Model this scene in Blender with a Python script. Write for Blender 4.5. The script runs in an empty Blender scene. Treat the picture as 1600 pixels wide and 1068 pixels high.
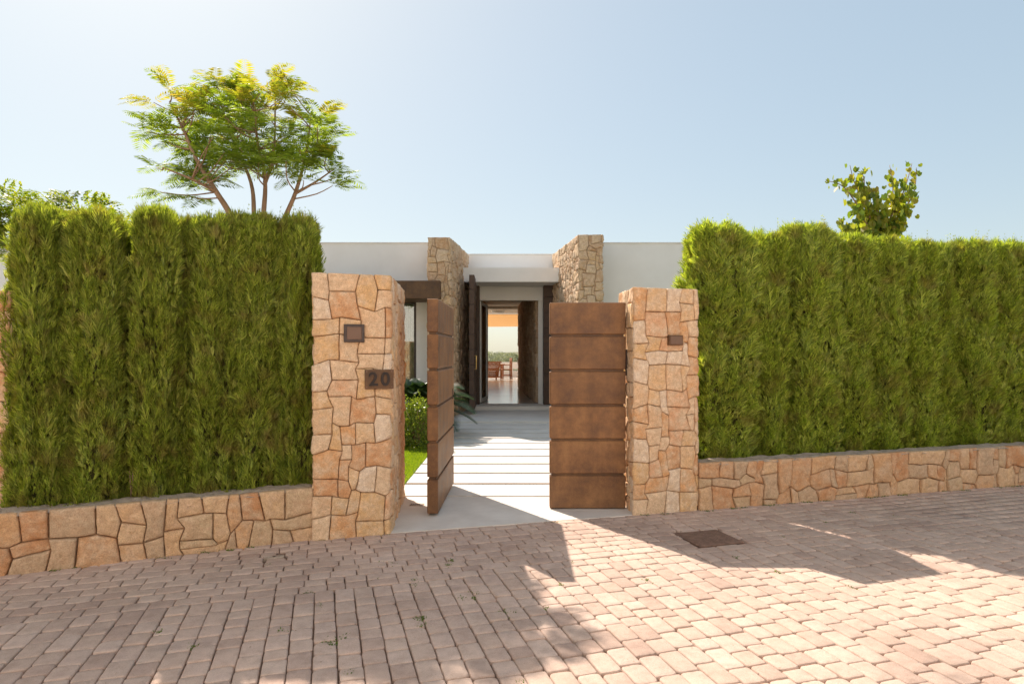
import bpy, math, random
import numpy as np
from mathutils import Vector, Matrix, noise
rad = math.radians
sc = bpy.context.scene
COL = sc.collection
random.seed(7)
rng = np.random.default_rng(11)

# ------------------------------------------------------------------ camera, sky, sun, exposure
EYE = 1.6
cam_d = bpy.data.cameras.new('camera'); cam = bpy.data.objects.new('camera', cam_d); COL.objects.link(cam)
cam.location = (0, 0, EYE); cam.rotation_euler = (rad(90), 0, 0)
cam_d.sensor_width = 36; cam_d.lens = 22.5; cam_d.shift_y = 17/1600
cam_d.clip_start = 0.05; cam_d.clip_end = 20000
cam_d.dof.use_dof = False; cam_d.dof.focus_distance = 6.2; cam_d.dof.aperture_fstop = 4.5
sc.camera = cam

SUN_AZ = math.atan2(-0.55, 0.835); SUN_EL = rad(45)
w = bpy.data.worlds.new('World'); sc.world = w; w.use_nodes = True
nt = w.node_tree; bg = nt.nodes['Background']
sky = nt.nodes.new('ShaderNodeTexSky'); sky.sky_type = 'NISHITA'; sky.sun_disc = False
sky.sun_elevation = SUN_EL; sky.sun_rotation = SUN_AZ
sky.altitude = 0; sky.air_density = 1.0; sky.dust_density = 1.1; sky.ozone_density = 1.0
gm = nt.nodes.new('ShaderNodeGamma'); gm.inputs[1].default_value = 0.36
hs = nt.nodes.new('ShaderNodeHueSaturation'); hs.inputs['Saturation'].default_value = 1.35
nt.links.new(sky.outputs[0], gm.inputs[0]); nt.links.new(gm.outputs[0], hs.inputs['Color'])
tm = nt.nodes.new('ShaderNodeMix'); tm.data_type='RGBA'; tm.blend_type='MULTIPLY'; tm.inputs[0].default_value=1; tm.inputs[7].default_value=(0.975,1.015,0.985,1)
nt.links.new(hs.outputs[0], tm.inputs[6]); nt.links.new(tm.outputs[2], bg.inputs[0]); bg.inputs[1].default_value = 0.107
sd = bpy.data.lights.new('sun', 'SUN'); so = bpy.data.objects.new('sun', sd); COL.objects.link(so)
sd.energy = 1.98; sd.angle = rad(0.5); sd.color = (1.0, 0.88, 0.76)
sv = Vector((math.sin(SUN_AZ)*math.cos(SUN_EL), math.cos(SUN_AZ)*math.cos(SUN_EL), math.sin(SUN_EL)))
so.rotation_euler = sv.to_track_quat('Z', 'Y').to_euler(); so.location = sv*30
sc.view_settings.view_transform = 'Standard'; sc.view_settings.look = 'None'
sc.view_settings.exposure = 2.05; sc.view_settings.gamma = 1
sc.render.engine = 'CYCLES'
sc.cycles.use_denoising = True; sc.cycles.denoising_input_passes = 'RGB_ALBEDO_NORMAL'; sc.cycles.denoising_prefilter = 'NONE'; sc.cycles.sample_clamp_indirect = 6
sc.cycles.max_bounces = 10; sc.cycles.diffuse_bounces = 6; sc.cycles.transparent_max_bounces = 12

# ------------------------------------------------------------------ materials
def newmat(name):
    m = bpy.data.materials.new(name); m.use_nodes = True
    return m, m.node_tree, m.node_tree.nodes['Principled BSDF']
def N(nt, t, **kw):
    n = nt.nodes.new(t)
    for k, v in kw.items(): setattr(n, k, v)
    return n
def ramp(nt, src, stops):
    r = N(nt, 'ShaderNodeValToRGB'); e = r.color_ramp.elements
    while len(e) < len(stops): e.new(0.5)
    for i, (p, c) in enumerate(stops):
        e[i].position = p; e[i].color = (*c, 1)
    nt.links.new(src, r.inputs[0]); return r.outputs[0]
def tex(nt, scale, detail=5, rough=0.6, kind='ShaderNodeTexNoise', vec=(1,1,1), out=0, coord='Object'):
    tc = N(nt, 'ShaderNodeTexCoord'); mp = N(nt, 'ShaderNodeMapping'); mp.inputs['Scale'].default_value = vec
    nt.links.new(tc.outputs[coord], mp.inputs[0])
    n = N(nt, kind); n.inputs['Scale'].default_value = scale
    if 'Detail' in n.inputs: n.inputs['Detail'].default_value = detail
    if 'Roughness' in n.inputs and kind == 'ShaderNodeTexNoise': n.inputs['Roughness'].default_value = rough
    nt.links.new(mp.outputs[0], n.inputs['Vector'])
    return n.outputs[out]
def mix(nt, fac, a, b, mode='MIX'):
    m = N(nt, 'ShaderNodeMix', data_type='RGBA', blend_type=mode)
    for s, v in ((m.inputs[0], fac), (m.inputs[6], a), (m.inputs[7], b)):
        if isinstance(v, (int, float)): s.default_value = v
        elif isinstance(v, tuple): s.default_value = (*v, 1)
        else: nt.links.new(v, s)
    return m.outputs[2]
def bump(nt, bs, h, strength=0.5, dist=0.01, prev=None):
    b = N(nt, 'ShaderNodeBump'); b.inputs['Strength'].default_value = strength; b.inputs['Distance'].default_value = dist
    nt.links.new(h, b.inputs['Height'])
    if prev: nt.links.new(prev, b.inputs['Normal'])
    nt.links.new(b.outputs[0], bs.inputs['Normal']); return b.outputs[0]
def isl(nt): return N(nt, 'ShaderNodeNewGeometry').outputs['Random Per Island']

def stone_mat(name, cols, dust=(0.80,0.62,0.43)):
    m, t, b = newmat(name)
    n = len(cols)
    base = ramp(t, isl(t), [(i/n, c) for i, c in enumerate(cols)])
    for q in t.nodes:
        if q.type=='VALTORGB': q.color_ramp.interpolation='CONSTANT'
    blot = ramp(t, tex(t, 9, 6, .65), [(0.40, (0,0,0)), (0.66, (1,1,1))])
    c = mix(t, blot, base, dust)
    f2 = ramp(t, tex(t, 26, 8, .72), [(0.44, (1,1,1)), (0.64, (0,0,0))])
    c2 = mix(t, 0.32, c, mix(t, f2, c, (0.30,0.15,0.07), 'MIX'), 'MIX')
    sp = ramp(t, tex(t, 120, 4, .7), [(0.36, (0.70,0.62,0.55)), (0.5, (1,1,1)), (0.68, (1.15,1.12,1.08))])
    c3 = mix(t, 0.75, c2, sp, 'MULTIPLY')
    t.links.new(c3, b.inputs['Base Color']); b.inputs['Roughness'].default_value = 0.92
    b.inputs['Specular IOR Level'].default_value = 0.25
    p = bump(t, b, tex(t, 45, 8, .7), 0.75, 0.018)
    bump(t, b, tex(t, 210, 5, .7), 0.4, 0.005, p)
    return m
M = {}
M['stone'] = stone_mat('pillar_sandstone', [(0.82,0.56,0.32),(0.76,0.43,0.21),(0.85,0.64,0.43),(0.70,0.38,0.19),(0.84,0.59,0.37),(0.80,0.53,0.27),(0.78,0.47,0.28),(0.88,0.74,0.58)])
M['rubble'] = stone_mat('wall_rubble', [(0.66,0.38,0.20),(0.74,0.52,0.31),(0.60,0.31,0.15),(0.62,0.47,0.30),(0.70,0.43,0.23),(0.64,0.34,0.17),(0.74,0.50,0.29),(0.56,0.42,0.28)], (0.70,0.50,0.33))
M['housestone'] = stone_mat('house_stone', [(0.72,0.54,0.36),(0.64,0.44,0.28),(0.78,0.62,0.44),(0.60,0.39,0.23),(0.75,0.55,0.34)], (0.74,0.58,0.42))

def mortar():
    m, t, b = newmat('joint_mortar')
    c = ramp(t, tex(t, 30, 6), [(0.38,(0.16,0.085,0.045)),(0.62,(0.44,0.29,0.17))])
    t.links.new(c, b.inputs['Base Color']); b.inputs['Roughness'].default_value = 1
    bump(t, b, tex(t, 60, 6), 0.8, 0.01); return m
M['mortar'] = mortar()
def coping():
    m, t, b = newmat('weathered_coping')
    c = ramp(t, tex(t, 14, 8, .7), [(0.32,(0.30,0.22,0.16)),(0.5,(0.50,0.39,0.30)),(0.7,(0.66,0.54,0.43))])
    t.links.new(c, b.inputs['Base Color']); b.inputs['Roughness'].default_value = 1
    bump(t, b, tex(t, 30, 8, .7), 1.0, 0.03); return m
M['coping'] = coping()
def paver():
    m, t, b = newmat('tumbled_pavers')
    base = ramp(t, isl(t), [(0,(0.50,0.37,0.295)),(0.2,(0.55,0.42,0.34)),(0.4,(0.52,0.385,0.31)),(0.6,(0.585,0.45,0.37)),(0.8,(0.455,0.33,0.265)),(1,(0.56,0.43,0.35))])
    big = ramp(t, tex(t, 1.1, 5, .6), [(0.3,(0.76,0.74,0.74)),(0.5,(1,1,1)),(0.72,(1.12,1.10,1.08))])
    c = mix(t, 0.8, base, big, 'MULTIPLY')
    bl = ramp(t, tex(t, 13, 6, .7), [(0.35,(0.84,0.80,0.78)),(0.55,(1.02,1.0,1.0)),(0.75,(1.12,1.10,1.08))])
    c = mix(t, 0.8, c, bl, 'MULTIPLY')
    sp = ramp(t, tex(t, 220, 4, .7), [(0.36,(0.66,0.62,0.6)),(0.5,(1,1,1)),(0.7,(1.15,1.15,1.15))])
    c = mix(t, 0.6, c, sp, 'MULTIPLY')
    # oil-dark stains
    st = ramp(t, tex(t, 1.9, 3, .5, vec=(1,1.4,1)), [(0.26,(0.62,0.62,0.64)),(0.36,(1,1,1))])
    c = mix(t, 0.7, c, st, 'MULTIPLY')
    t.links.new(c, b.inputs['Base Color']); b.inputs['Roughness'].default_value = 0.88
    b.inputs['Specular IOR Level'].default_value = 0.3
    p = bump(t, b, tex(t, 60, 6, .7), 0.45, 0.006)
    bump(t, b, tex(t, 320, 3, .7), 0.35, 0.002, p)
    return m
M['paver'] = paver()
def simple(name, c0, c1, scale=8, rough=0.8, bs=0.2, bd=0.005, spec=0.4, metal=0, vec=(1,1,1), bscale=None):
    m, t, b = newmat(name)
    c = ramp(t, tex(t, scale, 6, .62, vec=vec), [(0.32, c0), (0.68, c1)])
    t.links.new(c, b.inputs['Base Color']); b.inputs['Roughness'].default_value = rough
    b.inputs['Specular IOR Level'].default_value = spec; b.inputs['Metallic'].default_value = metal
    if bs: bump(t, b, tex(t, bscale or scale*5, 6, .7, vec=vec), bs, bd)
    return m
M['sand'] = simple('joint_sand', (0.15,0.09,0.06), (0.30,0.20,0.14), 20, 1, .6, .01)
M['limestone'] = simple('limestone_slab', (0.58,0.53,0.475), (0.70,0.655,0.595), 2.5, 0.75, .15, .003, bscale=60)
M['terrace'] = simple('terrace_stone', (0.64,0.60,0.55), (0.74,0.70,0.64), 2, 0.7, .1, .003, bscale=60)
M['render'] = simple('white_render', (0.82,0.80,0.765), (0.87,0.855,0.825), 1.6, 0.9, .12, .003, bscale=150)
M['white'] = simple('white_lacquer', (0.74,0.72,0.68), (0.78,0.76,0.72), 2, 0.45, 0, .003)
M['ceiling'] = simple('ceiling_plaster', (0.62,0.57,0.50), (0.66,0.61,0.54), 2, 0.9, 0)
M['floor'] = simple('polished_floor', (0.58,0.53,0.46), (0.66,0.61,0.54), 1.4, 0.16, 0, spec=0.6)
M['grey'] = simple('grey_panel', (0.20,0.20,0.20), (0.24,0.235,0.23), 2, 0.6, 0)
M['darkwood'] = simple('dark_cladding', (0.075,0.045,0.032), (0.11,0.066,0.046), 5, 0.6, .1, .003)
M['darkmetal'] = simple('dark_metal', (0.05,0.035,0.03), (0.08,0.055,0.045), 20, 0.5, .1, .002)
M['brass'] = simple('brass', (0.70,0.45,0.16), (0.80,0.55,0.22), 20, 0.3, 0, metal=1)
M['wood'] = simple('teak', (0.20,0.068,0.018), (0.30,0.11,0.032), 14, 0.6, .2, .003, vec=(1,1,.15))
M['soil'] = simple('bounce_gravel', (0.42,0.35,0.28), (0.58,0.50,0.42), 5, 1, .6, .03)  # garden ground made pale to bounce sunlight onto the facade
M['land'] = simple('dry_land', (0.10,0.11,0.05), (0.20,0.17,0.09), .05, 1, .3, .05)
M['turf'] = simple('turf', (0.075,0.115,0.018), (0.12,0.16,0.03), 6, 1, .6, .02)
M['bark'] = simple('smooth_bark', (0.24,0.15,0.095), (0.38,0.25,0.165), 10, 0.9, .5, .01, vec=(1,1,.3))
M['pebble'] = simple('pebble_gravel', (0.17,0.10,0.06), (0.36,0.24,0.16), 60, 0.9, 0)
M['sea'] = simple('sea_water', (0.10,0.20,0.30), (0.13,0.24,0.34), .02, 0.4, 0)
M['curtain'] = simple('curtain_cloth', (0.76,0.78,0.68), (0.84,0.85,0.76), 3, 0.9, .6, .05, vec=(6,6,.05))
M['iron'] = simple('rusty_iron', (0.15,0.088,0.062), (0.27,0.165,0.12), 16, 0.75, .7, .006)
M['black'] = simple('blackened_steel', (0.018,0.012,0.010), (0.03,0.02,0.016), 20, 0.6, 0)
M['plastic'] = simple('brown_glass', (0.14,0.075,0.045), (0.16,0.085,0.052), 5, 0.25, 0)

def corten(name, k=1.0):
    m, t, b = newmat(name)
    c = ramp(t, tex(t, 4.0, 9, .72), [(0.36,(0.10*k,0.046*k,0.019*k)),(0.5,(0.17*k,0.082*k,0.031*k)),(0.66,(0.25*k,0.130*k,0.052*k))])
    st = ramp(t, tex(t, 9, 6, .7, vec=(1,1,.06)), [(0.35,(0.86,0.82,0.80)),(0.6,(1.08,1.06,1.02))])
    c = mix(t, 0.7, c, st, 'MULTIPLY')
    f = ramp(t, tex(t, 160, 5, .75), [(0.36,(0.66,0.58,0.52)),(0.52,(1,1,1)),(0.66,(1.35,1.30,1.2))])
    c = mix(t, 0.7, c, f, 'MULTIPLY')
    oi = N(t,'ShaderNodeObjectInfo'); tone = ramp(t, oi.outputs['Random'], [(0,(0.84,0.82,0.80)),(1,(1.12,1.12,1.12))]); c = mix(t, 1.0, c, tone, 'MULTIPLY')
    # speckles of paler rust, denser in blotches
    s2 = ramp(t, tex(t, 70, 6, .8), [(0.60,(0,0,0)),(0.70,(1,1,1))])
    c = mix(t, s2, c, (0.30*k,0.16*k,0.065*k))
    t.links.new(c, b.inputs['Base Color'])
    r = ramp(t, tex(t, 8, 5, .6), [(0.3,(0.46,)*3),(0.7,(0.66,)*3)])
    t.links.new(r, b.inputs['Roughness']); b.inputs['Metallic'].default_value = 0.0
    bump(t, b, tex(t, 140, 6, .7), 0.3, 0.003)
    return m
M['corten'] = corten('corten_steel', 1.18)
M['corten_dark'] = corten('dark_corten_steel', 0.62)

def leafmat(name, cols, trans=0.45, tint=(1.5,1.6,0.5), rough=0.55, patch=None, pscale=3):
    m, t, b = newmat(name)
    n = len(cols)
    c = ramp(t, isl(t), [(i/(n-1), x) for i, x in enumerate(cols)])
    if patch:
        pf = ramp(t, tex(t, pscale, 4, .6), [(0.50,(0,0,0)),(0.68,(1,1,1))])
        c = mix(t, pf, c, mix(t, 0.65, c, patch))
    t.links.new(c, b.inputs['Base Color']); b.inputs['Roughness'].default_value = rough
    b.inputs['Specular IOR Level'].default_value = 0.35
    tr = N(t, 'ShaderNodeBsdfTranslucent'); tc = mix(t, 1.0, c, tint, 'MULTIPLY')
    t.links.new(tc, tr.inputs[0])
    ms = N(t, 'ShaderNodeMixShader'); ms.inputs[0].default_value = trans
    out = t.nodes['Material Output']
    t.links.new(b.outputs[0], ms.inputs[1]); t.links.new(tr.outputs[0], ms.inputs[2]); t.links.new(ms.outputs[0], out.inputs[0])
    return m
M['cypress'] = leafmat('cypress_foliage', [(0.085,0.12,0.022),(0.30,0.375,0.05),(0.155,0.205,0.03),(0.46,0.53,0.08),(0.23,0.25,0.045),(0.52,0.54,0.11)], 0.42, (1.5,1.55,0.5), patch=(0.25,0.17,0.065), pscale=4)
M['cypress_r'] = leafmat('bright_cypress_foliage', [(0.09,0.135,0.024),(0.32,0.41,0.055),(0.175,0.23,0.034),(0.49,0.57,0.08),(0.25,0.28,0.045),(0.56,0.60,0.11)], 0.42, (1.5,1.55,0.5), patch=(0.26,0.20,0.06), pscale=4)
M['core'] = simple('inner_twigs', (0.07,0.07,0.02), (0.14,0.125,0.04), 18, 1, .8, .03)
M['jaca'] = leafmat('feathery_leaf', [(0.13,0.19,0.035),(0.20,0.27,0.04),(0.27,0.33,0.045)], 0.5, (1.9,1.9,0.6))
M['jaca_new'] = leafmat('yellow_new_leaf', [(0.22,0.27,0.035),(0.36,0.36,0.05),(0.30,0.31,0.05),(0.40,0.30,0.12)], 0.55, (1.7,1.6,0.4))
M['round'] = leafmat('round_leaf', [(0.08,0.13,0.03),(0.14,0.20,0.035),(0.24,0.28,0.04),(0.30,0.31,0.05),(0.24,0.20,0.045)], 0.5, (1.8,1.8,0.5), 0.4)
M['loose'] = leafmat('loose_leaf', [(0.10,0.16,0.03),(0.17,0.23,0.035),(0.28,0.29,0.04)], 0.55, (1.8,1.7,0.4), 0.45)
M['shrub'] = leafmat('shrub_leaf', [(0.08,0.13,0.02),(0.17,0.22,0.035),(0.26,0.30,0.06)], 0.4, (1.6,1.6,0.5), 0.35)
M['palm'] = leafmat('dark_palm_leaf', [(0.018,0.04,0.016),(0.03,0.06,0.022),(0.045,0.08,0.025)], 0.2, (1.4,1.5,0.6), 0.35)
M['grass'] = leafmat('grass_blade', [(0.14,0.22,0.02),(0.22,0.31,0.03),(0.30,0.36,0.045)], 0.5, (1.6,1.6,0.4))
M['weed'] = leafmat('weed_leaf', [(0.07,0.12,0.02),(0.14,0.20,0.03)], 0.4)
M['far'] = leafmat('hazy_tree_leaf', [(0.24,0.26,0.19),(0.32,0.33,0.25),(0.40,0.40,0.31)], 0.3, (1.3,1.3,0.7))  # distance haze worked into the leaf colours, paler and greyer
def fabric():
    m, t, b = newmat('awning_fabric')
    b.inputs['Base Color'].default_value = (0.80,0.62,0.40,1); b.inputs['Roughness'].default_value = .9
    tr = N(t, 'ShaderNodeBsdfTranslucent'); tr.inputs[0].default_value = (0.85,0.62,0.36,1)
    ms = N(t, 'ShaderNodeMixShader'); ms.inputs[0].default_value = .55
    t.links.new(b.outputs[0], ms.inputs[1]); t.links.new(tr.outputs[0], ms.inputs[2]); t.links.new(ms.outputs[0], t.nodes['Material Output'].inputs[0])
    return m
M['fabric'] = fabric()
def glass():
    m, t, b = newmat('window_glass')
    tr = N(t, 'ShaderNodeBsdfTransparent'); tr.inputs[0].default_value = (0.80,0.88,0.84,1)
    gl = N(t, 'ShaderNodeBsdfGlossy'); gl.inputs['Roughness'].default_value = 0.02
    lw = N(t, 'ShaderNodeLayerWeight'); lw.inputs[0].default_value = 0.62
    ms = N(t, 'ShaderNodeMixShader'); t.links.new(lw.outputs['Fresnel'], ms.inputs[0])
    t.links.new(tr.outputs[0], ms.inputs[1]); t.links.new(gl.outputs[0], ms.inputs[2]); t.links.new(ms.outputs[0], t.nodes['Material Output'].inputs[0])
    return m
M['glass'] = glass()

# ------------------------------------------------------------------ object helpers
def mesh(name, v, f, mat, parent=None, smooth=False, mats=None, midx=None):
    me = bpy.data.meshes.new(name)
    v = np.asarray(v, dtype=np.float32)
    if isinstance(f, np.ndarray):
        n, k = f.shape
        me.vertices.add(len(v)); me.vertices.foreach_set('co', v.ravel())
        me.loops.add(n*k); me.loops.foreach_set('vertex_index', f.astype(np.int32).ravel())
        me.polygons.add(n); me.polygons.foreach_set('loop_start', np.arange(0, n*k, k, dtype=np.int32))
        me.update(calc_edges=True)
    else:
        me.from_pydata([tuple(map(float, p)) for p in v], [], f); me.update()
    if smooth: me.polygons.foreach_set('use_smooth', np.ones(len(me.polygons), dtype=bool))
    if mats:
        for m in mats: me.materials.append(m)
        if midx is not None: me.polygons.foreach_set('material_index', np.asarray(midx, dtype=np.int32))
    else: me.materials.append(mat)
    me.validate()
    o = bpy.data.objects.new(name, me); COL.objects.link(o)
    if parent: o.parent = parent
    return o
def thing(name, label, cat, loc=(0,0,0), rz=0, group=None):
    o = bpy.data.objects.new(name, None); COL.objects.link(o); o.location = loc; o.rotation_euler = (0,0,rz)
    o.empty_display_size = .2
    return tag(o, label, cat, group)
def tag(o, label, cat, group=None, kind=None):
    o['label'] = label; o['category'] = cat
    if group: o['group'] = group
    if kind: o['kind'] = kind
    return o
def struct(o): o['kind'] = 'structure'; return o
def dup(root, loc, rz=0, scale=(1,1,1), label=None):
    r = root.copy(); COL.objects.link(r); r.location = loc; r.rotation_euler = (0,0,rz); r.scale = scale
    if label: r['label'] = label
    for ch in list(root.children):
        c = ch.copy(); COL.objects.link(c); c.parent = r
        for g in list(ch.children):
            d = g.copy(); COL.objects.link(d); d.parent = c
    return r
class MB:
    def __init__(s): s.v = []; s.f = []
    def box(s, x0, x1, y0, y1, z0, z1, bev=0.0, M4=None):
        b0 = len(s.v)
        if bev <= 0:
            P = [(x,y,z) for z in (z0,z1) for x,y in ((x0,y0),(x1,y0),(x1,y1),(x0,y1))]
            F = [(0,3,2,1),(4,5,6,7),(0,1,5,4),(1,2,6,5),(2,3,7,6),(3,0,4,7)]
        else:
            b = bev; P = []
            for sx in (0,1):
                for sy in (0,1):
                    for sz in (0,1):
                        X = (x0,x1)[sx]; Y = (y0,y1)[sy]; Z = (z0,z1)[sz]
                        dx = b*(1-2*sx); dy = b*(1-2*sy); dz = b*(1-2*sz)
                        P += [(X,Y+dy,Z+dz),(X+dx,Y,Z+dz),(X+dx,Y+dy,Z)]
            def I(sx,sy,sz,k): return (sx*4+sy*2+sz)*3+k
            F = []
            F += [(I(0,0,0,0),I(0,0,1,0),I(0,1,1,0),I(0,1,0,0)),(I(1,0,0,0),I(1,1,0,0),I(1,1,1,0),I(1,0,1,0))]
            F += [(I(0,0,0,1),I(1,0,0,1),I(1,0,1,1),I(0,0,1,1)),(I(0,1,0,1),I(0,1,1,1),I(1,1,1,1),I(1,1,0,1))]
            F += [(I(0,0,0,2),I(0,1,0,2),I(1,1,0,2),I(1,0,0,2)),(I(0,0,1,2),I(1,0,1,2),I(1,1,1,2),I(0,1,1,2))]
            for a in (0,1):
                for c in (0,1):
                    F.append((I(a,c,0,0),I(a,c,1,0),I(a,c,1,1),I(a,c,0,1)))
                    F.append((I(a,0,c,0),I(a,1,c,0),I(a,1,c,2),I(a,0,c,2)))
                    F.append((I(0,a,c,1),I(1,a,c,1),I(1,a,c,2),I(0,a,c,2)))
                    for d in (0,1): F.append((I(a,c,d,0),I(a,c,d,1),I(a,c,d,2)))
        if M4 is not None: P = [tuple(M4 @ Vector(p)) for p in P]
        s.v += P; s.f += [tuple(b0+i for i in f) for f in F]; return s
    def prism(s, pts, z0, z1):
        b0 = len(s.v); n = len(pts)
        s.v += [(x,y,z0) for x,y in pts] + [(x,y,z1) for x,y in pts]
        s.f.append(tuple(b0+i for i in range(n))[::-1]); s.f.append(tuple(b0+n+i for i in range(n)))
        for i in range(n): j=(i+1)%n; s.f.append((b0+i,b0+j,b0+n+j,b0+n+i))
        return s
    def tube(s, pts, radii, seg=8):
        b0 = len(s.v); pts = [Vector(p) for p in pts]; n = len(pts)
        if isinstance(radii, (int,float)): radii = [radii]*n
        up = None
        for i,p in enumerate(pts):
            d = (pts[min(i+1,n-1)]-pts[max(i-1,0)]).normalized()
            if up is None: up = Vector((0,0,1)) if abs(d.z)<.9 else Vector((0,1,0))
            a = d.cross(up).normalized(); c = a.cross(d).normalized(); up = c
            for k in range(seg):
                t = 2*math.pi*k/seg; s.v.append(tuple(p+(a*math.cos(t)+c*math.sin(t))*radii[i]))
        for i in range(n-1):
            for k in range(seg):
                k2=(k+1)%seg; s.f.append((b0+i*seg+k,b0+i*seg+k2,b0+(i+1)*seg+k2,b0+(i+1)*seg+k))
        s.f.append(tuple(b0+k for k in range(seg))[::-1]); s.f.append(tuple(b0+(n-1)*seg+k for k in range(seg)))
        return s
    def build(s, name, mat, parent=None, smooth=False): 
        import bmesh
        o = mesh(name, s.v, s.f, mat, parent, smooth)
        bm = bmesh.new(); bm.from_mesh(o.data); bmesh.ops.recalc_face_normals(bm, faces=bm.faces); bm.to_mesh(o.data); bm.free()
        return o

# ------------------------------------------------------------------ masonry: random rubble packed on a lattice
def rubble_cells(W, H, cell, wmax, hmax, rnd, jit=0.36):
    nx = max(2, round(W/cell)); ny = max(2, round(H/cell)); cx = W/nx; cy = H/ny
    own = [[-1]*nx for _ in range(ny)]; rects = []
    order = [(i,j) for j in range(ny) for i in range(nx)]
    for (i,j) in order:
        if own[j][i] >= 0: continue
        w = rnd.choice(wmax); h = rnd.choice(hmax)
        w = min(w, nx-i); h = min(h, ny-j)
        if nx-i-w == 1: w += 1
        if ny-j-h == 1: h += 1
        k = 1
        while k < w and own[j][i+k] < 0: k += 1
        w = k
        for jj in range(j, j+h):
            for ii in range(i, i+w): own[jj][ii] = len(rects)
        rects.append((i,j,w,h))
    corners = set()
    for (i,j,w,h) in rects: corners |= {(i,j),(i+w,j),(i,j+h),(i+w,j+h)}
    pos = {}
    for (i,j) in corners:
        dx = rnd.uniform(-jit,jit)*cx if 0<i<nx else 0
        dy = rnd.uniform(-jit,jit)*cy if 0<j<ny else 0
        pos[(i,j)] = (i*cx+dx, j*cy+dy)
    polys = []
    for (i,j,w,h) in rects:
        ring = [(i+k,j) for k in range(w)]+[(i+w,j+k) for k in range(h)]+[(i+w-k,j+h) for k in range(w)]+[(i,j+h-k) for k in range(h)]
        polys.append([pos[q] for q in ring if q in corners])
    return polys
def stone_faces(polys, mapper, rnd, gap=0.0022, step=0.022, depth=0.035, rough=0.010, bulge=0.008, wall_jit=0.006):
    V = []; F = []
    S = [1.0, 1.0, 0.99, 0.965, 0.88, 0.74, 0.56, 0.34, 0.14]
    Hh = [-depth, -0.010, -0.003, 0.003, 0.005, 0.006, 0.007, 0.008, 0.008]
    for P in polys:
        P = np.array(P); c = P.mean(0)
        # round corners slightly
        Q = []
        n = len(P)
        for i in range(n):
            a = P[i-1]; b = P[i]; d = P[(i+1)%n]
            la = np.linalg.norm(a-b); ld = np.linalg.norm(d-b)
            ra = min(0.010, la*.2); rd = min(0.010, ld*.2)
            Q.append(b+(a-b)/max(la,1e-6)*ra); Q.append(b*.7+(a+d)*.5*.0+ (b+(a-b)/max(la,1e-6)*ra + b+(d-b)/max(ld,1e-6)*rd)*.15); Q.append(b+(d-b)/max(ld,1e-6)*rd)
        Q = np.array(Q); out = []
        n = len(Q)
        for i in range(n):
            a = Q[i]; b = Q[(i+1)%n]; L = np.linalg.norm(b-a); k = max(1, int(L/step))
            for t in range(k): out.append(a+(b-a)*t/k)
        O = np.array(out); c = O.mean(0)
        ext = O.max(0)-O.min(0); sc_ = np.maximum(1-2*gap/np.maximum(ext,1e-3), .5)
        seed = rnd.uniform(0,100); tx = rnd.uniform(-.05,.05); ty = rnd.uniform(-.05,.05); off = rnd.uniform(-wall_jit,wall_jit)
        m = len(O); b0 = len(V)
        kk = max(0.6, min(1.6, min(ext)/0.12))
        O2 = []
        for q in O:
            e = noise.noise(Vector((q[0]*22, q[1]*22, seed)))*0.0035
            d = (q-c)*sc_; L = np.linalg.norm(d)+1e-6
            O2.append(d*(1+e/L))
        for s_, h_ in zip(S, Hh):
            for d in O2:
                q = c+d*s_
                hh = h_
                if h_ > -0.02:
                    hh = h_*kk*(bulge/0.008) + off + d[0]*s_*tx + d[1]*s_*ty
                    hh += noise.noise(Vector((q[0]*9, q[1]*9, seed)))*rough*1.3 + noise.noise(Vector((q[0]*28, q[1]*28, seed)))*rough*.7
                V.append(mapper(q[0], q[1], hh))
        V.append(mapper(c[0], c[1], off+0.008+noise.noise(Vector((c[0]*9,c[1]*9,seed)))*rough*1.3))
        R = len(S)
        for r in range(R-1):
            for i in range(m):
                j = (i+1)%m; F.append((b0+r*m+i, b0+r*m+j, b0+(r+1)*m+j, b0+(r+1)*m+i))
        for i in range(m): F.append((b0+(R-1)*m+i, b0+(R-1)*m+(i+1)%m, b0+R*m))
    return V, F
class Path:
    """polyline in plan with rounded corners -> (u) to point + outward normal (right of travel)"""
    def __init__(s, pts, r=0.03, closed=False):
        pts = [Vector((p[0],p[1])) for p in pts]; n = len(pts); out = []
        for i,p in enumerate(pts):
            if not closed and i in (0,n-1): out.append(p); continue
            a = (pts[i-1]-p).normalized(); b = (pts[(i+1)%n]-p).normalized()
            for k in range(7):
                t = k/6; out.append((p+a*r)*(1-t)**2 + p*2*t*(1-t) + (p+b*r)*t*t)
        if closed: out.append(out[0].copy())
        s.p = out; s.l = [0]
        for i in range(len(out)-1): s.l.append(s.l[-1]+(out[i+1]-out[i]).length)
        s.L = s.l[-1]; s.closed = closed
        s.n = []
        for i in range(len(out)):
            a = out[i]-out[i-1] if i>0 else (out[0]-out[-2] if closed else out[1]-out[0])
            b = out[i+1]-out[i] if i<len(out)-1 else (out[1]-out[0] if closed else a)
            d = (a.normalized()+b.normalized()).normalized(); s.n.append(Vector((d.y,-d.x)))
    def at(s, u):
        u = u % s.L if s.closed else min(max(u,0),s.L)
        import bisect
        i = min(max(bisect.bisect_right(s.l,u)-1,0), len(s.l)-2)
        t = (u-s.l[i])/max(s.l[i+1]-s.l[i],1e-9)
        return s.p[i].lerp(s.p[i+1],t), s.n[i].lerp(s.n[i+1],t).normalized()
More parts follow.
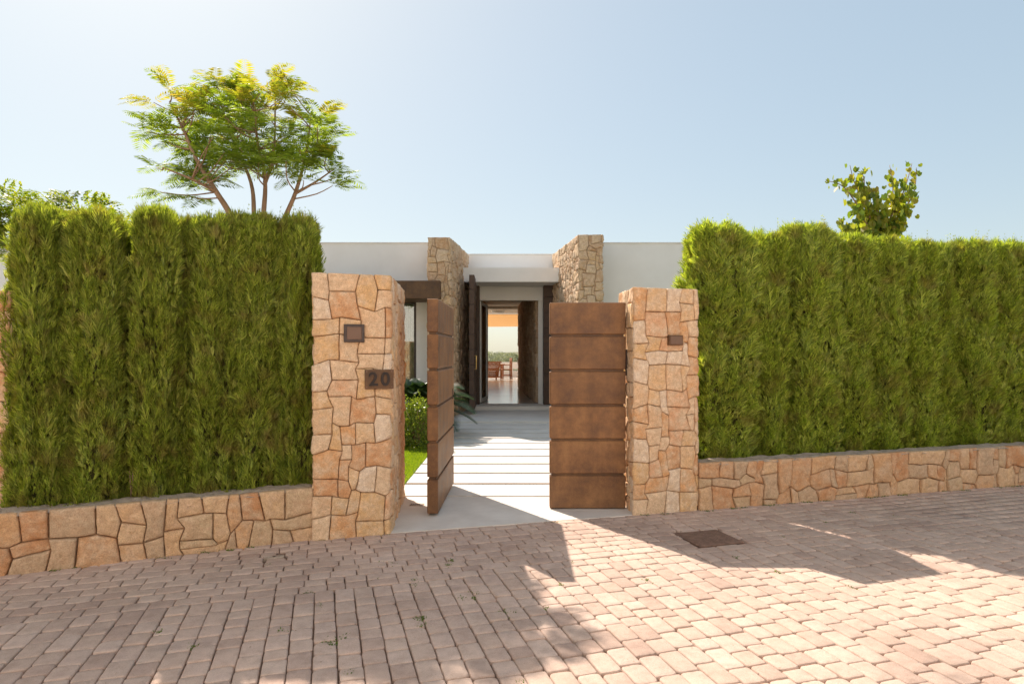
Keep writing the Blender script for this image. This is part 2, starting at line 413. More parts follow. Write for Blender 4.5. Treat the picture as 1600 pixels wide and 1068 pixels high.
def inset(pts, d):
    c = Vector((sum(p[0] for p in pts)/len(pts), sum(p[1] for p in pts)/len(pts))); out = []
    n = len(pts)
    for i in range(n):
        p = Vector(pts[i][:2]); a = (p-Vector(pts[i-1][:2])).normalized(); b = (Vector(pts[(i+1)%n][:2])-p).normalized()
        na = Vector((a.y,-a.x)); nb = Vector((b.y,-b.x)); m = (na+nb).normalized(); out.append(tuple(p - m*d/max(m.dot(na),.3)))
    return out
def noisy_top(pts, z, mat, name, parent, amp=0.008, n=24):
    # a bumpy cap spanning a quad plan
    a,b,c,d = [Vector((p[0],p[1])) for p in pts]; V=[];F=[]
    for j in range(n+1):
        for i in range(n+1):
            q = a.lerp(b,i/n).lerp(d.lerp(c,i/n), j/n)
            zz = z + (noise.noise(Vector((q.x*9,q.y*9,z)))*amp*1.5 + noise.noise(Vector((q.x*30,q.y*30,z)))*amp*.6)
            if i in (0,n) or j in (0,n): zz -= .02
            V.append((q.x,q.y,zz))
    for j in range(n):
        for i in range(n): F.append((j*(n+1)+i, j*(n+1)+i+1, (j+1)*(n+1)+i+1, (j+1)*(n+1)+i))
    return mesh(name, V, F, mat, parent, True)
def pillar(pts, H, label, seed, cell=.078, mat='stone', cat='stone pillar', name='stone_pillar', ws=(2,2,3,3), hs=(2,2,3,3), group='gate pillars', z0=-.03, top='stone'):
    rnd = random.Random(seed)
    t = thing(name, label, cat, group=group)
    path = Path(pts, 0.022, True)
    mp = lambda u,v,h: (lambda pn: (pn[0].x+pn[1].x*h, pn[0].y+pn[1].y*h, v+z0))(path.at(u))
    polys = rubble_cells(path.L, H-z0, cell, ws, hs, rnd)
    V,F = stone_faces(polys, mp, rnd)
    mesh('stone_facing', V, F, M[mat], t, True)
    MB().prism(inset(pts, 0.020), z0, H-0.012).build('mortar_core', M['mortar'], t)
    noisy_top(inset(pts, 0.012), H-0.004, M[top], 'cap_stone', t, .007, 14)
    return t

# ------------------------------------------------------------------ ground, road, path, lawn
g = MB(); g.v = [(-9000,-3000,-.09),(9000,-3000,-.09),(9000,9000,-.09),(-9000,9000,-.09)]; g.f=[(0,1,2,3)]
struct(g.build('ground', M['land']))
g = MB(); g.v = [(-9000,330,-.05),(9000,330,-.05),(9000,8900,-.05),(-9000,8900,-.05)]; g.f=[(0,1,2,3)]
struct(g.build('sea', M['sea']))
# street frame: u along the street, v towards the gate
UD = Vector((1,.295)).normalized(); VD = Vector((-UD.y, UD.x))
# boundary polyline of the street (base of walls and apron)
EDGE = [(-9.5,1.95),(-3.69,4.61),(-1.74,5.46),(-1.06,5.67),(1.184,6.3),(1.90,6.5),(6.21,7.77),(14,10.05)]
def edge_y(x):
    for (a,b),(c,d) in zip(EDGE,EDGE[1:]):
        if x<=c: return b+(d-b)*(x-a)/(c-a)
    return EDGE[-1][1]
def uv(p): p=Vector(p); return p.dot(UD), p.dot(VD)
SEAM = uv((-1.356,4.28))[1]       # course line dividing the two laying patterns
COVERS = []                       # (u0,u1,v0,v1) kept free for manhole covers
mu,mv = uv((1.46,5.69)); 
cu,cv = uv((1.705,5.56)); COVERS.append((cu-.22,cu+.22,cv-.21,cv+.21))
su,sv_ = uv((-1.87,5.03)); COVERS.append((su-.075,su+.075,sv_-.035,sv_+.035))
def pavers():
    rnd = random.Random(5); V=[];F=[]
    def stone(u0,u1,v0,v1):
        for (a,b,c,d) in COVERS:
            if u1>a and u0<b and v1>c and v0<d:
                # trim against the cover
                if u0 < a and a-u0 > .04 and u1>a: u1=a
                elif u1 > b and u1-b > .04 and u0<b: u0=b
                elif v0 < c and c-v0 > .04: v1=c
                elif v1 > d and v1-d > .04: v0=d
                else: return
        cx=(u0+u1)/2; cy=(v0+v1)/2; p = UD*cx+VD*cy
        if p.y > edge_y(p.x)+.05 or p.y < -3.78 or p.x<-9 or p.x>12: return
        far = p.length > 7.5 or p.y < 2.2
        hx=(u1-u0)/2-.0028; hy=(v1-v0)/2-.0028
        zc = rnd.uniform(-.003,.002); tx=rnd.uniform(-.009,.009); ty=rnd.uniform(-.009,.009); rot=rnd.uniform(-.012,.012)
        jx=rnd.uniform(-.0025,.0025); jy=rnd.uniform(-.0025,.0025); sd=rnd.uniform(0,99)
        r = rnd.uniform(.010,.020)
        O=[]
        for (sx,sy) in ((1,-1),(1,1),(-1,1),(-1,-1)):
            px=sx*hx; py=sy*hy; rr = r*rnd.uniform(.6,1.5)
            A=(px-sx*rr,py); B=(px,py-sy*rr); C=(px-sx*rr*.3,py-sy*rr*.3)
            O += ([A,C,B] if sx*sy<0 else [B,C,A]) if not far else ([A,B] if sx*sy<0 else [B,A])
        if not far:
            O2=[]
            n=len(O)
            for i in range(n):
                a=O[i]; b=O[(i+1)%n]; O2.append(a)
                if math.hypot(a[0]-b[0],a[1]-b[1])>.03:
                    for t in (.33,.67): O2.append((a[0]+(b[0]-a[0])*t,a[1]+(b[1]-a[1])*t))
            O=O2
        n=len(O); b0=len(V); co=math.cos(rot); si=math.sin(rot)
        rings = ((1,-.028),(1,-.009),(.965,-.0022),(.90,0),(.5,.0004)) if not far else ((1,-.02),(1,-.006),(.93,0))
        for k,(s_,z_) in enumerate(rings):
            for (x,y) in O:
                wob = 1+noise.noise(Vector((x*30,y*30,sd)))*.035
                if k<3: x*=wob; y*=wob
                inx = x*s_ if k<2 or far else x - math.copysign(min(abs(x),(1-s_)*.075),x) if k<4 else x*s_
                iny = y*s_ if k<2 or far else y - math.copysign(min(abs(y),(1-s_)*.075),y) if k<4 else y*s_
                q = UD*(cx+jx+inx*co-iny*si)+VD*(cy+jy+inx*si+iny*co)
                zz = z_+zc+inx*tx+iny*ty + (noise.noise(Vector((q.x*1.2,q.y*1.2,3)))*.008)
                if k>=2 and not far: zz += noise.noise(Vector((q.x*35,q.y*35,sd)))*.0013
                V.append((q.x,q.y,zz))
        q = UD*(cx+jx)+VD*(cy+jy); V.append((q.x,q.y,zc+noise.noise(Vector((q.x*1.2,q.y*1.2,3)))*.008))
        R=len(rings)
        for a in range(R-1):
            for i in range(n): j=(i+1)%n; F.append((b0+a*n+i,b0+a*n+j,b0+(a+1)*n+j,b0+(a+1)*n+i))
        for i in range(n): F.append((b0+(R-1)*n+i,b0+(R-1)*n+(i+1)%n,b0+R*n))
    W=.126
    # near field: columns running across the street, random lengths
    u=-9.
    while u<13:
        v=SEAM
        vmin=-4 if -5<u<9 else 0
        v -= 0.0
        while v>-9:
            L=rnd.choice((.125,.155,.155,.19,.19,.215))
            stone(u,u+W,v-L,v); v-=L
        u+=W
    # far strip: courses parallel to the street, running joints
    v=SEAM; 
    while v<SEAM+3.2:
        u=-9+rnd.uniform(0,.2)
        while u<13.5:
            L=rnd.choice((.12,.15,.15,.185,.185,.21))
            p=UD*u+VD*v
            if p.y<edge_y(p.x)+.2: stone(u,u+L,v,v+W)
            u+=L
        v+=W
    o = mesh('road', V, F, M['paver'], None, True)
    return struct(o)
pavers()
b = MB(); b.v=[(-16,-3.8,-.022),(18,-3.8,-.022)]+[(x,y,-.022) for x,y in reversed(EDGE)]+[(-12,.6,-.022)]; b.f=[tuple(range(len(b.v)))]
struct(b.build('road_bed', M['sand']))

def slab(pts, z0, z1, name, mat):
    return struct(MB().prism(pts, z0, z1).build(name, mat))
slab([(-1.20,5.64),(1.17,6.30),(1.24,6.34),(1.24,6.9),(1.16,7.10),(-1.30,7.10)], -.05, .006, 'threshold_slab', M['limestone'])
# stepping slabs of the path with gravel joints
y=7.16; k=0
pm=MB(); rnd=random.Random(3)
while y<14.45:
    L=.70-.085
    pm.box(-1.30,1.30,y,y+L,-.05,.004,.004); y+=.70
path_o = struct(pm.build('path', M['limestone']))
slab([(-1.9,14.52),(2.2,14.52),(2.2,17.4),(-1.9,17.4)], -.05,.05,'porch_slab', M['terrace'])
gb=MB(); gb.box(-1.30,1.30,7.10,14.52,-.06,-.028); struct(gb.build('path_bed', M['sand']))
# pebbles in the joints
def pebbles():
    V=[];F=[]; rnd=random.Random(9)
    ico=[(0,0,1),(.87,0,.3),(.27,.83,.3),(-.7,.5,.3),(-.7,-.5,.3),(.27,-.83,.3),(0,0,-1)]
    fs=[(0,1,2),(0,2,3),(0,3,4),(0,4,5),(0,5,1),(6,2,1),(6,3,2),(6,4,3),(6,5,4),(6,1,5)]
    for j in range(11):
        yy=7.1175+.70*j
        for i in range(int(1500/(1+j*.3))):
            r=rnd.uniform(.004,.010); x=rnd.uniform(-1.29,1.29); yv=yy+rnd.uniform(-.042,.042); z=-.016+rnd.uniform(-.008,.006)
            a=rnd.uniform(0,6.28); b0=len(V); sx=rnd.uniform(.8,1.5)
            for p in ico: V.append((x+(p[0]*math.cos(a)-p[1]*math.sin(a))*r*sx, yv+(p[0]*math.sin(a)+p[1]*math.cos(a))*r, z+p[2]*r*.7))
            F+= [tuple(b0+q for q in f) for f in fs]
    o=mesh('gravel',V,F,M['pebble'],None,True); tag(o,'small brown pebbles filling the joints between the pale path slabs','gravel',kind='stuff')
pebbles()
# garden
def flat(name, pts, z, mat):
    b=MB(); b.v=[(x,y,z) for x,y in pts]; b.f=[tuple(range(len(pts)))]; return struct(b.build(name, mat))
flat('garden_bed', [(-15,-.2),(-3.69,4.72),(-1.74,5.55),(-1.3,5.8),(-1.3,16.1),(-15,16.1)], -.02, M['soil'])
flat('garden_bed', [(1.3,6.5),(1.9,6.7),(6.21,7.9),(16,10.8),(16,16.1),(1.3,16.1)], -.02, M['soil'])
flat('lawn', [(-1.302,7.1),(-1.302,14.5),(-5,14.5),(-5,7.4)], -.008, M['turf'])
flat('lawn', [(1.302,7.1),(5,9),(5,14.5),(1.302,14.5)], -.008, M['turf'])

# ------------------------------------------------------------------ blades helper
def kites(P, D, S, L, W, mid=0.45):
    P=np.asarray(P); D=np.asarray(D); S=np.asarray(S); L=np.asarray(L).reshape(-1,1); W=np.asarray(W).reshape(-1,1)
    a=P; b=P+D*L*mid+S*W*.5; c=P+D*L; d=P+D*L*mid-S*W*.5
    V=np.stack([a,b,c,d],1).reshape(-1,3); F=np.arange(len(V)).reshape(-1,4)
    return V,F
def unit(a): return a/np.maximum(np.linalg.norm(a,axis=-1,keepdims=True),1e-9)
def grass(name, x0,x1,y0,y1,n,label):
    P=np.stack([rng.uniform(x0,x1,n), rng.uniform(y0,y1,n), np.full(n,-.01)],1)
    D=unit(np.stack([rng.normal(0,.35,n),rng.normal(0,.35,n),np.ones(n)],1)); S=unit(np.cross(D, rng.normal(size=(n,3))))
    V,F=kites(P,D,S,rng.uniform(.025,.055,n),rng.uniform(.004,.007,n)); o=mesh(name,V,F,M['grass']); tag(o,label,'grass',kind='stuff')
grass('grass',-2.6,-1.31,7.1,11.2,42000,'short bright green grass of the lawn left of the slab path')
grass('grass',1.31,2.6,7.1,11.2,14000,'short bright green grass of the lawn right of the slab path')

# ------------------------------------------------------------------ walls and pillars
LP=[(-1.70,5.46),(-1.075,5.67),(-1.20,7.12),(-1.83,7.0)]
pl=pillar(LP, 2.29, 'tall rough sandstone gate pillar carrying the number plate, left of the open gate', 21)
RP=[(1.20,6.31),(1.89,6.51),(1.87,7.15),(1.18,7.0)]
pr=pillar(RP, 2.25, 'rough sandstone gate pillar carrying the small blank lamp box, right of the gate', 37)
FP=[(-4.62,4.72),(-3.85,4.93),(-4.28,5.55),(-4.95,5.4)]
pf=pillar(FP, 2.08, 'sandstone pillar at the left edge of the photo behind the low wall, half hidden by cypress', 52)

def low_wall(a, b, H, th, label, seed, cell=.085):
    rnd=random.Random(seed); a=Vector(a); b=Vector(b); d=(b-a); L=d.length; d.normalize(); nn=Vector((d.y,-d.x))
    t=thing('low_stone_wall', label, 'low wall', group='low walls in front of the hedge')
    prof_r=.02; z0=-.03
    def mp(u,v,h):
        wv = noise.noise(Vector((u*1.3,seed,0)))*.012
        p=a+d*u+nn*(h+wv)
        tz = noise.noise(Vector((u*2.1,seed*3.1,0)))*.010*(v/H)
        return (p.x,p.y,v+z0+tz)
    polys=rubble_cells(L,H-z0,cell,(2,2,3,3,4,1),(2,3,3,2,1),rnd,.42)
    V,F=stone_faces(polys,mp,rnd,gap=.0035,rough=.012,bulge=.012,wall_jit=.010)
    mesh('stone_facing',V,F,M['rubble'],t,True)
    q=[a-nn*.02,b-nn*.02,b-nn*th,a-nn*th]
    MB().prism([tuple(p) for p in q],z0,H-.02).build('mortar_core',M['mortar'],t)
    n=int(L/.03); m=10; V=[];F=[]
    for i in range(n+1):
        for j in range(m+1):
            p=a+d*(L*i/n)-nn*(-.006+(th+.0)*j/m + (noise.noise(Vector((i*.35,seed,j*.0)))*.012 if j==0 else 0))
            z=H-.006+noise.noise(Vector((p.x*5,p.y*5,seed)))*.014+noise.noise(Vector((p.x*16,p.y*16,seed)))*.009
            if j==0: z-=.018
            V.append((p.x,p.y,z))
    for i in range(n):
        for j in range(m): F.append((i*(m+1)+j,(i+1)*(m+1)+j,(i+1)*(m+1)+j+1,i*(m+1)+j+1))
    mesh('coping',V,F,M['coping'],t,True)
low_wall((-9.3,2.05),(-1.70,5.50),.445,.26,'low rubble wall under the cypress hedge left of the gate',4)
low_wall((1.905,6.52),(13.5,9.92),.475,.26,'low rubble wall under the cypress hedge right of the gate',8)

# ------------------------------------------------------------------ gates
def leaf(root, L, th, H, grooves, mat, z0=0.0, gap=.012, pname='steel_panel'):
    """panels stacked along z in local frame: x 0..L, y 0..th"""
    hs=[0]+list(grooves)+[H]
    MB().box(.018,L-.018,.018,th-.018,z0+.01,z0+H-.01).build('gate_frame',M['corten_dark'],root)
    for a,b in zip(hs,hs[1:]):
        g0=gap if a>0 else 0; g1=gap if b<H else 0
        MB().box(0,L,0,th,z0+a+g0,z0+b-g1,.007).build(pname,mat,root)
gr=[2.10*(1-k) for k in reversed([.160,.330,.500,.667,.836])]
g1=thing('gate_leaf','rusty steel gate leaf standing square to the street beside the right pillar','gate leaf',(.386,6.535,.014),0,'open leaves of the entrance gate')
leaf(g1,.775,.10,2.10,gr,M['corten'])
for zz in gr: MB().box(.755,.772,-.004,.002,zz-.008,zz+.008,.003).build('groove_glint',M['brass'],g1)  # bright bits standing in for light passing through the groove ends
MB().box(.775,.800,.03,.07,1.35,1.62,.004).build('lock_plate',M['darkmetal'],g1)
g2=thing('gate_leaf','rusty steel gate leaf swung edge-on, left of the path','gate leaf',(-.722,6.25,.03),rad(89.2),'open leaves of the entrance gate')
leaf(g2,1.47,.108,2.10,gr,M['corten'])
MB().box(1.30,1.33,-.006,.0,1.02,1.15,.002).build('lock_plate',M['darkmetal'],g2)
MB().tube([(.32,.054,-.03),(.32,.054,.012)],.03,14).build('pivot',M['darkmetal'],g2)

# fittings on the pillars: placed on the street face
def on_face(a,b,px,py,out=.02):
    """point of the vertical plane through plan line a-b seen at pixel px,py"""
    k=(px-800)/1000; ax,ay=a; bx,by=b; dx,dy=bx-ax,by-ay
    t=(k*ay-ax)/(dx-k*dy); X=ax+dx*t; Y=ay+dy*t
    return Vector((X,Y,EYE+(551-py)/1000*Y)), math.atan2(dy,dx)
p,az=on_face(LP[0],LP[1],553,520.5)
t=thing('wall_light','square bronze wall light in the upper middle of the left gate pillar','wall light',p,az)
MB().box(-.087,.087,-.035,.03,-.078,.078,.004).build('casing',M['darkmetal'],t)
MB().box(-.062,.062,-.040,-.030,-.055,.055,.003).build('lens',M['plastic'],t)
p,az=on_face(LP[0],LP[1],592,592)
t=thing('house_number_plate','rusty steel house number plate reading 20 on the left pillar','number plate',p,az)
MB().box(-.125,.125,-.032,-.024,-.085,.085,.002).build('plate',M['corten_dark'],t)
for sx in (-.108,.108):
    for sz in (-.068,.068): MB().tube([(sx,-.036,sz),(sx,-.01,sz)],.006,8).build('screw',M['iron'],t)
cu_=bpy.data.curves.new('digits','FONT'); cu_.body='20'; cu_.size=.165; cu_.extrude=.006; cu_.offset=.003; cu_.align_x='CENTER'; cu_.align_y='CENTER'; cu_.space_character=1.25
to=bpy.data.objects.new('tmp',cu_); COL.objects.link(to); dg=bpy.context.evaluated_depsgraph_get()
me=bpy.data.meshes.new_from_object(to.evaluated_get(dg)); bpy.data.objects.remove(to)
me.materials.clear(); me.materials.append(M['black'])
me.materials.clear(); me.materials.append(M['black'])
do=bpy.data.objects.new('digits',me); COL.objects.link(do); do.parent=t; do.location=(.0,-.040,-.004); do.rotation_euler=(rad(90),0,0); do['label']='raised digits 20'
p,az=on_face(RP[0],RP[1],1053,531.5)
t=thing('wall_light','small flat brown wall light box on the right gate pillar','wall light',p,az)
MB().box(-.078,.078,-.045,.03,-.050,.050,.004).build('casing',M['corten_dark'],t)
MB().box(-.066,.066,-.050,-.044,-.040,.040,.002).build('lens',M['plastic'],t)
# covers in the paving
def place_uv(o,u,v,z): q=UD*u+VD*v; o.location=(q.x,q.y,z); o.rotation_euler=(0,0,math.atan2(UD.y,UD.x))
t=thing('manhole_cover','rusty square manhole cover set in the block paving right of the gate','manhole cover'); place_uv(t,cu,cv,0)
MB().box(-.213,.213,-.203,.203,-.03,-.001,.003).build('frame',M['iron'],t)
b=MB().box(-.195,.195,-.185,.185,-.01,.0035,.002)
for i in range(14):
    for j in range(13):
        x=-.182+i*.028; y=-.168+j*.028; b.box(x-.007,x+.007,y-.004,y+.004,.003,.0055) if (i+j)%2 else b.box(x-.004,x+.004,y-.007,y+.007,.003,.0055)
b.build('plate',M['iron'],t)
t=thing('valve_cover','small rusty valve cover in the shaded paving below the left pillar','cover'); place_uv(t,su,sv_,0)
MB().box(-.074,.074,-.034,.034,-.03,.0005,.002).build('plate',M['coping'],t); MB().tube([(0,0,0),(0,0,.0045)],.012,10).build('key_hole',M['darkmetal'],t)
t=thing('drain_grate','pale grey drain grate in the threshold slab beside the left pillar','drain grate',(-1.0,6.72,.006))
b=MB().box(-.075,.075,-.05,.05,-.02,.003,.001)
b.build('frame',M['coping'],t); b=MB()
for i in range(6): b.box(-.062+i*.022,-.052+i*.022,-.04,.04,.002,.0055)
b.build('bar',M['grey'],t)

# ------------------------------------------------------------------ the house
H=thing('villa','low white flat-roofed villa with stone wing walls around an open entrance','house',(0,16,0))
H.location=(0,0,0)
def hp(name,mat,*boxes,bev=0,parent=None):
    b=MB()
    for bx in boxes: b.box(*bx,bev=bev)
    return b.build(name,M[mat],parent or H)
hp('facade_wall','render',(-14,-5.0,16.1,16.4,0,4.352),(-5.0,-2.41,16.1,16.4,2.90,4.352),(-2.41,-1.80,16.1,16.4,0,4.352))
hp('facade_wall','render',(1.95,14,16.1,16.4,0,4.352))
hp('side_wall','render',(-14,-13.7,16.4,27,0,4.35)); hp('side_wall','render',(13.7,14,16.4,27,0,4.35))
hp('back_wall','render',(-13.7,-1.35,26.7,27,0,4.35),(.45,13.7,26.7,27,0,4.35))
hp('fascia','render',(-1.85,1.85,18.0,18.3,3.80,4.354))
hp('roof','ceiling',(-13.7,13.7,18.3,26.7,3.56,3.9),(-13.7,-1.85,16.4,18.3,3.56,3.9),(1.85,13.7,16.4,18.3,3.56,3.9),(-1.35,.45,26.7,27,3.56,4.35),(-6,6,27.003,30.2,3.45,3.75))
hp('entrance_canopy','render',(-1.36,1.32,17.0,18.25,3.485,3.86))
hp('lintel','render',(-.99,.88,18.3,18.45,3.10,3.60))
hp('door_jamb','white',(.752,.88,18.28,18.46,.15,3.098))
hp('cladding_panel','darkwood',*[(.885,1.42,17.9,17.96,.152+i*.43,.152+i*.43+.415) for i in range(8)],bev=.004)
hp('cladding_backing','darkmetal',(.885,1.42,17.962,18.3,.15,3.60))
hp('grey_panel','grey',(-1.45,-1.18,17.9,18.3,.15,3.6))
hp('dark_side_panel','darkwood',(-1.178,-.92,18.0,18.3,.15,3.6))
hp('entrance_step','terrace',(-1.6,1.6,17.402,18.3,.0,.15))
hp('hall_floor','floor',(-1.6,1.6,18.302,27,0,.148))
hp('parapet_cap','white',(-14.02,-2.02,16.075,16.43,4.353,4.375)); hp('parapet_cap','white',(2.13,14.02,16.075,16.43,4.353,4.375)); hp('parapet_cap','white',(-1.23,1.2,17.975,18.33,4.356,4.378))
# stone wing walls (funnel) and the corridor walls
def wing(pts,Hh,seed,cell,parent,z0=.0,ws=(2,2,3,1),hs=(1,2,2,3)):
    rnd=random.Random(seed); path=Path(pts,.02,True)
    wsurf=lambda u,v,h:(lambda pn:(pn[0].x+pn[1].x*h,pn[0].y+pn[1].y*h,v+z0))(path.at(u))
    polys=rubble_cells(path.L,Hh-z0,cell,ws,hs,rnd,.42)
    V,F=stone_faces(polys,wsurf,rnd,gap=.005,step=.05,rough=.016,bulge=.014,wall_jit=.014)
    o=mesh('stone_wing_wall',V,F,M['housestone'],parent,True)
    MB().prism(inset(pts,.015),z0,Hh-.012).build('mortar_core',M['housejoint'],o)
    return o
M['housejoint']=simple('pale_mortar',(0.36,0.25,0.16),(0.46,0.34,0.23),20,1,.6,.01)
wing([(-2.0,15.2),(-1.474,15.2),(-1.22,17.9),(-1.75,17.9)],4.35,61,.10,H)
wing([(1.56,14.86),(2.11,14.86),(1.85,17.9),(1.15,17.86)],4.35,62,.10,H)
wing([(.70,18.6),(.95,18.6),(.50,26.4),(.264,26.4)],3.55,63,.13,H,.15)
wing([(-1.35,18.6),(-1.12,18.6),(-1.02,26.4),(-1.3,26.4)],3.55,64,.13,H,.15)
# rusty hood over the tall window
hd=MB().box(-5.3,-1.68,14.9,14.94,2.868,3.282,.004).box(-5.3,-1.68,14.94,16.09,3.262,3.282).box(-5.3,-1.68,14.94,16.09,2.868,2.888).box(-1.70,-1.68,14.94,15.17,2.888,3.262)
hd.build('window_hood',M['corten_dark'],H)
wf=hp('window','darkmetal',(-2.47,-2.411,16.12,16.2,.05,2.898),(-4.99,-4.93,16.12,16.2,.05,2.898),(-3.73,-3.68,16.12,16.2,.05,2.84),(-4.93,-2.47,16.12,16.2,2.84,2.898),(-4.93,-2.47,16.12,16.2,.05,.11))
hp('pane','glass',(-4.93,-3.73,16.15,16.16,.11,2.84),(-3.68,-2.47,16.15,16.16,.11,2.84),parent=wf)
b=MB()
for i in range(44):
    x=-4.95+i*.057; b.tube([(x,16.62+.03*math.sin(i*2.1),.1),(x,16.62+.03*math.sin(i*2.1),3.3)],.034,8)
b.build('curtain',M['curtain'],wf,True)
hp('window_sill','terrace',(-5.0,-2.412,16.02,16.118,0,.045),parent=wf)
# glazed inner door, opened inwards
gd=thing('x','x','x'); [gd.__delitem__(k) for k in ('label','category')]; gd.name='glazed_door'; gd.parent=H; gd.location=(-.90,18.47,.16); gd.rotation_euler=(0,0,rad(84.5))
MB().box(0,.22,0,.05,0,2.93).box(1.35,1.55,0,.05,0,2.93).box(.222,1.348,0,.05,2.84,2.93).box(.222,1.348,0,.05,0,.10).build('door_frame',M['white'],gd)
MB().box(.22,1.35,.02,.03,.10,2.84).build('pane',M['glass'],gd)
MB().box(.0,.055,0,.12,.0,2.94).build('door_post',M['white'],H).matrix_world=Matrix.Translation((-.985,18.31,.152))
# big pivot entrance door, standing open
ed=bpy.data.objects.new('entrance_door',None); COL.objects.link(ed); ed.parent=H; ed.location=(-.945,16.05,.17); ed.rotation_euler=(0,0,rad(91.2))
gr9=[3.40*k/9 for k in range(1,9)]
MB().box(.02,1.73,.02,.11,.01,3.39).build('door_core',M['darkmetal'],ed)
b=MB()
for a,c in zip([0]+gr9,gr9+[3.40]): b.box(0,1.75,0,.13,a+(.012 if a else 0),c-.012,.006)
b.build('door_panel',M['darkwood'],ed)
MB().tube([(.03,-.0,1.02),(.03,-.05,1.02),(.03,-.05,1.36),(.03,-.0,1.36)],.014,10).build('door_handle',M['brass'],ed,True)
MB().box(.02,.10,-.006,.0,.95,1.45,.002).build('lock_plate',M['darkmetal'],ed)

# terrace behind the house
struct(MB().box(-14,14,27.003,38.8,-.05,.148).build('terrace', M['floor']))
t=thing('parapet','low white terrace parapet beyond the dining table','parapet',(0,38.5,.148))
MB().box(-14,14,0,.18,0,.36).box(-14,14,0,.18,.50,.86).build('wall',M['render'],t)
MB().box(-14,14,-.02,.20,.862,.90).build('coping',M['white'],t)
for i in range(15): MB().box(-13.9+i*1.98,-13.8+i*1.98,.02,.16,.362,.498).build('post',M['render'],t)
# awning sail
V=[];F=[]; n=16
for j in range(n+1):
    for i in range(n+1):
        x=-5+10*i/n; y=30.1+6.4*j/n; z=3.43-.38*j/n-.10*math.sin(math.pi*i/n)*math.sin(math.pi*j/n)+(.10*(i/n)) * (j/n)
        V.append((x,y,z))
for j in range(n):
    for i in range(n): F.append((j*(n+1)+i,j*(n+1)+i+1,(j+1)*(n+1)+i+1,(j+1)*(n+1)+i))
aw=thing('awning','sand coloured fabric awning stretched over the rear terrace','awning')
o=mesh('fabric_sail',V,F,M['fabric'],aw,True); md=o.modifiers.new('t','SOLIDIFY'); md.thickness=.004
for px,py,pz in ((-5,36.3,3.05),(5,36.3,3.15)): MB().tube([(px,py,.15),(px,py,pz)],.04,10).build('pole',M['white'],aw)
t=thing('ceiling_light','shallow round ceiling light inside the entrance hall','ceiling light',(-.62,28.2,3.342))
MB().tube([(0,0,.11),(0,0,.06)],.30,24).build('base',M['white'],t); MB().tube([(0,0,.058),(0,0,.02),(0,0,.0)],[.28,.25,.12],24).build('shade',M['white'],t,True)

# dining furniture on the terrace
def armchair(x,y,rz,label):
    t=thing('wooden_armchair',label,'armchair',(x,y,.15),rz,'wooden dining chairs on the terrace')
    for sx in (-.2,.2):
        for sy in (-.2,.2):
            top=1.02 if sy>0 else .66
            MB().tube([(sx*1.12,sy*1.1,0),(sx,sy,.45),(sx*1.02,sy*(1.0 if sy<0 else 1.12),top)],.032,8).build('leg',M['wood'],t,True)
    MB().box(-.24,.24,-.24,.24,.44,.48,.008).build('seat',M['wood'],t)
    b=MB().box(-.20,.20,.195,.225,.86,1.0,.006).box(-.20,.20,.195,.215,.62,.70,.006); b.build('backrest',M['wood'],t)
    for sx in (-.22,.22): MB().box(sx-.025,sx+.025,-.25,.22,.66,.69,.006).build('armrest',M['wood'],t)
    MB().box(-.2,.2,-.22,-.20,.16,.20,.004).box(-.21,-.19,-.2,.2,.16,.20,.004).box(.19,.21,-.2,.2,.16,.20,.004).build('stretcher',M['wood'],t)
    return t
armchair(-.30,35.6,rad(-80),'slatted teak chair at the right end of the terrace table').scale=(1.15,1.15,1.15)
t=thing('dining_table','long teak table on the rear terrace seen through the house','table',(-1.25,36.5,.15))
MB().box(-1.5,.85,-.45,.45,.76,.82,.01).build('tabletop',M['wood'],t)
for sx in (-1.3,.62):
    for sy in (-.35,.35): MB().box(sx-.04,sx+.04,sy-.04,sy+.04,0,.758,.006).build('leg',M['wood'],t)
t=thing('tub_chair','round-backed teak tub chair with crossed slats in front of the terrace table','armchair',(-1.10,34.6,.15)); t.scale=(1.3,1.3,1.28)
b=MB()
for k in range(17):
    a=rad(200+140*k/16); a2=rad(200+140*min(16,k+4)/16); a3=rad(200+140*max(0,k-4)/16)
    for q in (a2,a3): b.tube([(.36*math.cos(a)*.8,.34*math.sin(a)*.8,.12),(.38*math.cos(q),.38*math.sin(q),.72)],.013,6)
b.build('cross_slat',M['wood'],t,True)
MB().tube([(.40*math.cos(rad(a)),.40*math.sin(rad(a)),.74) for a in range(185,360,10)],.032,8).build('back_rail',M['wood'],t,True)
MB().tube([(.34*math.cos(rad(a)),.32*math.sin(rad(a)),.12) for a in range(0,361,15)],.03,8).build('base_ring',M['wood'],t,True)
MB().tube([(0,0,.40),(0,0,.46)],.33,20).build('seat',M['wood'],t)
for a in (45,135,225,315): MB().tube([(.27*math.cos(rad(a)),.27*math.sin(rad(a)),0),(.27*math.cos(rad(a)),.27*math.sin(rad(a)),.40)],.025,8).build('leg',M['wood'],t)

# unseen house added across the street: its sunlit wall brightens the shaded gate side
hs_=thing('bounce_house','unseen white two storey house added across the street to bounce sun onto the gate','house',(0,0,0))
MB().box(-16,16,-12,-3.8,0,9.4).build('wall',M['render'],hs_)
MB().box(-16.2,16.2,-12.2,-3.6,9.4,9.65).build('roof',M['render'],hs_)
for x in (-12,-7,6,11):
    for z in (.9,3.9,6.9):
        q=MB().box(x-.75,x+.75,-3.798,-3.74,z,z+1.5).build('window',M['white'],hs_); MB().box(x-.68,x+.68,-3.738,-3.73,z+.07,z+1.43).build('pane',M['plastic'],q)
q=MB().box(-1.0,1.0,-3.798,-3.72,0,2.3).build('door',M['corten_dark'],hs_)

